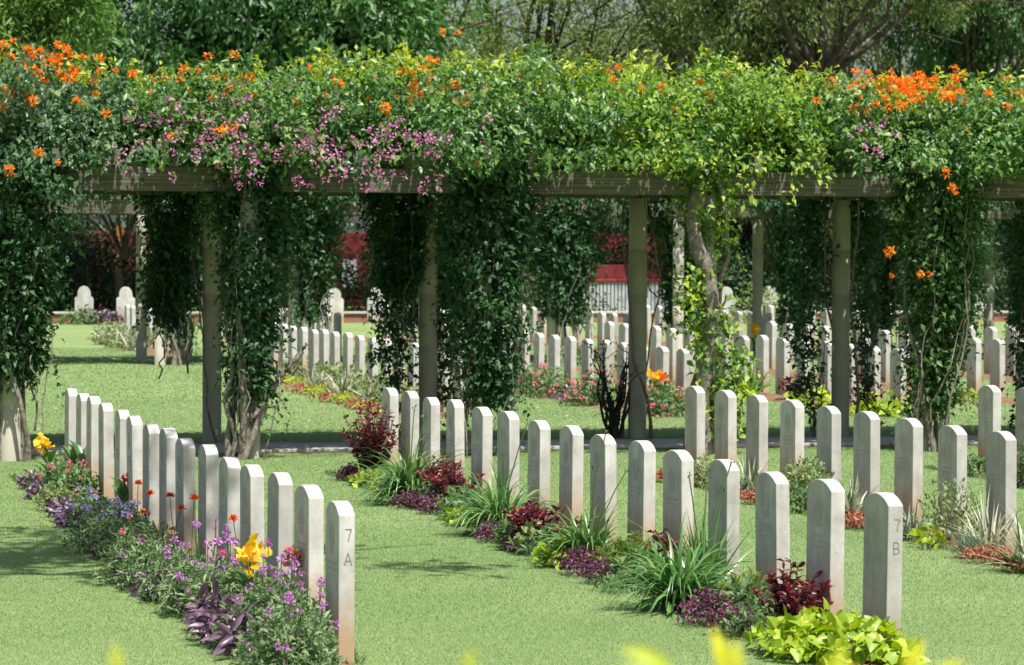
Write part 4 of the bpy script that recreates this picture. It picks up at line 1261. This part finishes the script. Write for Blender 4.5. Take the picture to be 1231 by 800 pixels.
# ------------------------------------------------------------------ trees
def tree(px, y, trunk_h, crown_z, rx, rz, mat, label, n_lobes=14, sub=14, per=46, leaf=.2, trunk_r=.3, lean=0.0, name='tree', sparse=1.0, sig=.28, wr=.4, lobe_r=.42, cat='tree', group='trees behind the cemetery', x=None, droop=.6, shift=0.0):
    X = gy(px, 200, y)[0] if x is None else x
    t = thing(name, (X, y, 0), label, cat, group)
    if sparse == 1.0: sub = int(sub * 2.1)
    lob = []
    for i in range(n_lobes):
        v = nrm(rng.normal(0, 1, 3)) * (rng.random() ** .4)
        lob.append(np.array([v[0] * rx, v[1] * rx * .8, crown_z + v[2] * rz]))
    lob = np.array(lob); lob[:, 0] += shift
    hub = np.array([lean, 0, trunk_h])
    tb = [(wob((0, 0, -.1), hub, 10, .06), np.linspace(trunk_r * 1.25, trunk_r * .8, 10))]
    for l in lob:
        mid = hub * .45 + l * .55 + rng.normal(0, .35, 3); mid[2] = max(mid[2], trunk_h * .9)
        q = np.array([hub, (hub + mid) / 2 + rng.normal(0, .12, 3), mid, (mid + l) / 2 + rng.normal(0, .2, 3), l])
        tt = np.linspace(0, 1, 5); s = np.linspace(0, 1, 13)
        Q = np.stack([np.interp(s, tt, q[:, k]) for k in range(3)], 1)
        Q[1:-1] = (Q[:-2] + 2 * Q[1:-1] + Q[2:]) / 4
        tb.append((Q, np.linspace(trunk_r * .3, .03, 13)))
        for k in range(4):
            s0 = Q[rng.integers(6, 12)]
            e = l + rng.normal(0, lobe_r * rx * .6, 3)
            tb.append((wob(s0, e, 6, .06), np.linspace(.05, .015, 6)))
    link('trunk', tubes_mesh('trunk', tb, 7), M['trunk'], t)
    C = np.repeat(lob, sub, 0); n = len(C)
    v = nrm(rng.normal(0, 1, (n, 3))) * (rng.random((n, 1)) ** .35)
    C2 = C + v * np.array([rx, rx, rz * 1.1]) * lobe_r
    C2[:, 2] = np.maximum(C2[:, 2], crown_z - rz * 1.25)
    O = nrm(v + .3 * nrm(C2 - np.array([0, 0, crown_z])))
    per = int(per * sparse)
    P, O = clumps(C2, O, per, sig * .72)
    tint = np.clip(rng.beta(2, 2.2, len(P)) * .7 + .15 + np.repeat(rng.normal(0, .13, n), per) + np.repeat(rng.normal(0, .12, n_lobes), sub * per), 0, 1)
    link('crown', mesh_np('crown', *scatter(P, O, leaf, wr, LEAF2, droop, .55, tint)), mat, t, 'stuff')
    return t
tree(330, 90, 4.0, 8.2, 5.0, 4.6, M['tree_dark'], 'broad dark green tree with drooping leaves left of centre', 22, 20, 46, .26, .35, sig=.34)
tree(200, 93, 4.0, 8.0, 4.2, 4.6, M['tree_dark'], 'dark green tree standing left of the broad dark tree', 18, 18, 44, .26, .3, sig=.34)
tree(8, 87, 4.0, 8.8, 2.6, 3.2, M['tree_light'], 'light green feathery tree at the left edge', 16, 16, 60, .2, .28, sig=.36, wr=.25, droop=.2)
tree(-70, 96, 4.0, 9.0, 5.0, 5.0, M['tree_dark'], 'dark tree just beyond the left edge', 16, 14, 44, .26, .3)
tree(505, 99, 4.0, 9.4, 4.2, 4.6, M['tree_yellow'], 'thin yellow-green tree left of the sky gap', 16, 12, 54, .17, .26, sig=.42, wr=.3, droop=.2)
tree(620, 102, 4.2, 9.6, 4.4, 4.8, M['tree_yellow'], 'yellow-green tree beside the sky gap', 16, 13, 54, .17, .26, sig=.42, wr=.3, droop=.2)
tree(838, 99, 7.6, 13.0, 4.5, 3.0, M['tree_olive'], 'tall leaning tree with bare dark limbs at the sky gap', 14, 14, 44, .17, .22, lean=-.8, sparse=.99, sig=.4, wr=.3)
tree(715, 118, 5.0, 9.4, 3.4, 3.2, M['tree_olive'], 'sparse tree with spreading dark branches before the sky', 16, 18, 46, .17, .18, lean=.6, sparse=.99, sig=.4, wr=.3)
tree(905, 97, 4.0, 8.8, 4.0, 4.0, M['tree_olive'], 'olive-green fine-leaved tree right of the sky gap', 18, 15, 52, .17, .28, sig=.4, wr=.3)
tree(985, 93, 7.0, 11.2, 4.6, 3.4, M['tree_olive'], 'olive tree with a dark forked trunk at the right', 18, 12, 52, .17, .42, sig=.38, wr=.3)
tree(1100, 106, 4.4, 9.6, 4.6, 4.6, M['tree_olive'], 'grey-green tree near the right edge', 18, 14, 50, .18, .3, sig=.38, wr=.3)
tree(1180, 98, 4.4, 9.8, 4.2, 4.6, M['tree_dark'], 'dark tree at the right edge', 16, 14, 44, .2, .3)
tree(1310, 100, 4.4, 9.6, 5.0, 5.0, M['tree_olive'], 'olive tree just beyond the right edge', 16, 12, 44, .2, .3)
for i, (px, y, h, r) in enumerate(((945, 92, 6.9, 1.6), (880, 96, 6.9, 1.7), (1070, 93, 6.6, 1.4), (150, 91, 8.2, 2.4))):
    tree(px, y, 1.6, h - 2.4, r, 2.4, M['tree_olive' if i < 3 else 'tree_dark'], '%s small rounded weeping tree from the %s' % (ORD[(1, 0, 2, 0)[i]], 'centre, below the olive trees' if i < 3 else 'left, below the dark trees'), 12, 14, 50, .17, .14, sig=.22, wr=.25, droop=1.2, name='weeping_tree')
# a tall tree out of frame on the left whose boughs dapple the near lawn
def shade_tree():
    tree(0, 19.0, 4.8, 7.0, 3.6, 1.4, M['tree_light'], 'tree standing left of the frame that dapples the near lawn', 18, 9, 50, .19, .2, sig=.3, wr=.4, group=None, x=.3, shift=.6, name='tree', sparse=.99)
shade_tree()

def woodland():
    n = 2600
    C = np.stack([rng.uniform(-14, 62, n), rng.uniform(113, 121, n), rng.random(n) ** .8 * 6.2], 1)
    C[:, 2] *= 1 + .22 * value_noise(C[:, 0], 77, 2.0)
    P, O = clumps(C, np.tile([0, -.7, .6], (n, 1)), 14, .32)
    P[:, 2] = np.abs(P[:, 2])
    o = link('distant_woodland', mesh_np('distant_woodland', *scatter(P, O, .3, .5, LEAF2)), M['hedge'], kind='stuff')
    tag(o, 'dark mass of distant woodland behind the boundary wall', 'woodland')
woodland()

# ------------------------------------------------------------------ yellow-green shrub close to the camera
def foreground():
    d0 = 2.5
    b = gy(930, 800, d0)
    base = np.array([b[0], d0, 0])
    t = thing('foreground_shrub', tuple(base), 'blurred yellow-green leaves poking up at the bottom edge', 'shrub')
    tb, P, D, L, tt = [], [], [], [], []
    for px, py, ang, l, ti in ((872, 812, 102, .05, 1.0), (884, 818, 88, .04, .9), (812, 812, 150, .06, .3), (790, 818, 165, .05, .2), (990, 822, 60, .04, .5), (1040, 822, 150, .045, .8), (1085, 812, 60, .04, .9), (1120, 816, 30, .04, .8), (560, 822, 80, .03, .4), (140, 812, 90, .026, .8), (950, 818, 170, .04, .4)):
        p = gy(px, py, d0 + rng.uniform(-.25, .25))
        a = math.radians(ang)
        P.append(p - base); D.append(_R * math.cos(a) + _U * math.sin(a)); L.append(l * .85); tt.append(ti)
        foot = np.array([(p[0] - base[0]) * .5, rng.normal(0, .1), -.02])
        tb.append((wob(foot, p - base, 8, .02), np.linspace(.008, .002, 8)))
        for q in range(7):
            s = rng.uniform(.45, .93)
            c = foot * (1 - s) + (p - base) * s
            P.append(c); aa = rng.uniform(0, 6.28); D.append(np.array([math.cos(aa), math.sin(aa), .3])); L.append(.05); tt.append(rng.random())
    link('stem', tubes_mesh('stem', tb, 5), M['stem'], t)
    P, D = np.array(P), np.array(D)
    link('foliage', mesh_np('foliage', *leaves_geo(P, D, np.tile([0, -.6, .8], (len(P), 1)) + rng.normal(0, .2, P.shape), np.array(L), .38, np.array(tt), LANCE)), M['fore'], t, 'stuff')
foreground()

def foot_grass():
    P = []
    for s in STONES:
        if s[4] > 38: continue
        n = 70
        P.append(np.stack([s[3] + .05 + np.abs(rng.normal(0, .02, n)), s[4] + rng.uniform(-.22, .2, n), np.zeros(n)], 1))
        if 'row' in s[0]:
            P.append(np.stack([s[3] + rng.uniform(-.06, .06, 26), np.full(26, s[4] - .2) - np.abs(rng.normal(0, .015, 26)), np.zeros(26)], 1))
    for x0, x1, y0, y1 in BEDS[:4]:
        n = int((y1 - y0) * 260)
        P.append(np.stack([x0 - np.abs(rng.normal(0, .02, n)) + .03, rng.uniform(y0, y1, n), np.zeros(n)], 1))
    P = np.concatenate(P); n = len(P)
    D = np.stack([rng.normal(0, .35, n), rng.normal(0, .35, n), np.ones(n)], 1)
    V = leaves_geo(P, D, rng.normal(0, 1, (n, 3)), rng.uniform(.02, .06, n), .09, rng.beta(2, 3, n), LEAF2)
    o = link('untrimmed_grass', mesh_np('untrimmed_grass', *V), M['grass'], kind='stuff')
    tag(o, 'longer grass left by the mower at the stones and bed edges', 'grass')
foot_grass()

# look-alike plants at one stone: told apart by their order from the left
for lab, lst in USED.items():
    if len(lst) < 2: continue
    lst.sort(key=lambda o: proj(o.location)[0])
    for i, o in enumerate(lst):
        if len(lst) == 2: o['label'] = lab + (', left one', ', right one')[i]
        else: o['label'] = lab + (', leftmost' if i == 0 else ', rightmost' if i == len(lst) - 1 else ', %s from left' % ORD[i])
for o in bpy.data.objects:
    if o.get('kind') == 'structure' and 'label' not in o:
        o['label'] = 'paved stone path running under the near pergola' if o.name == 'path' else 'narrow strip of brown soil under a row of bed plants'
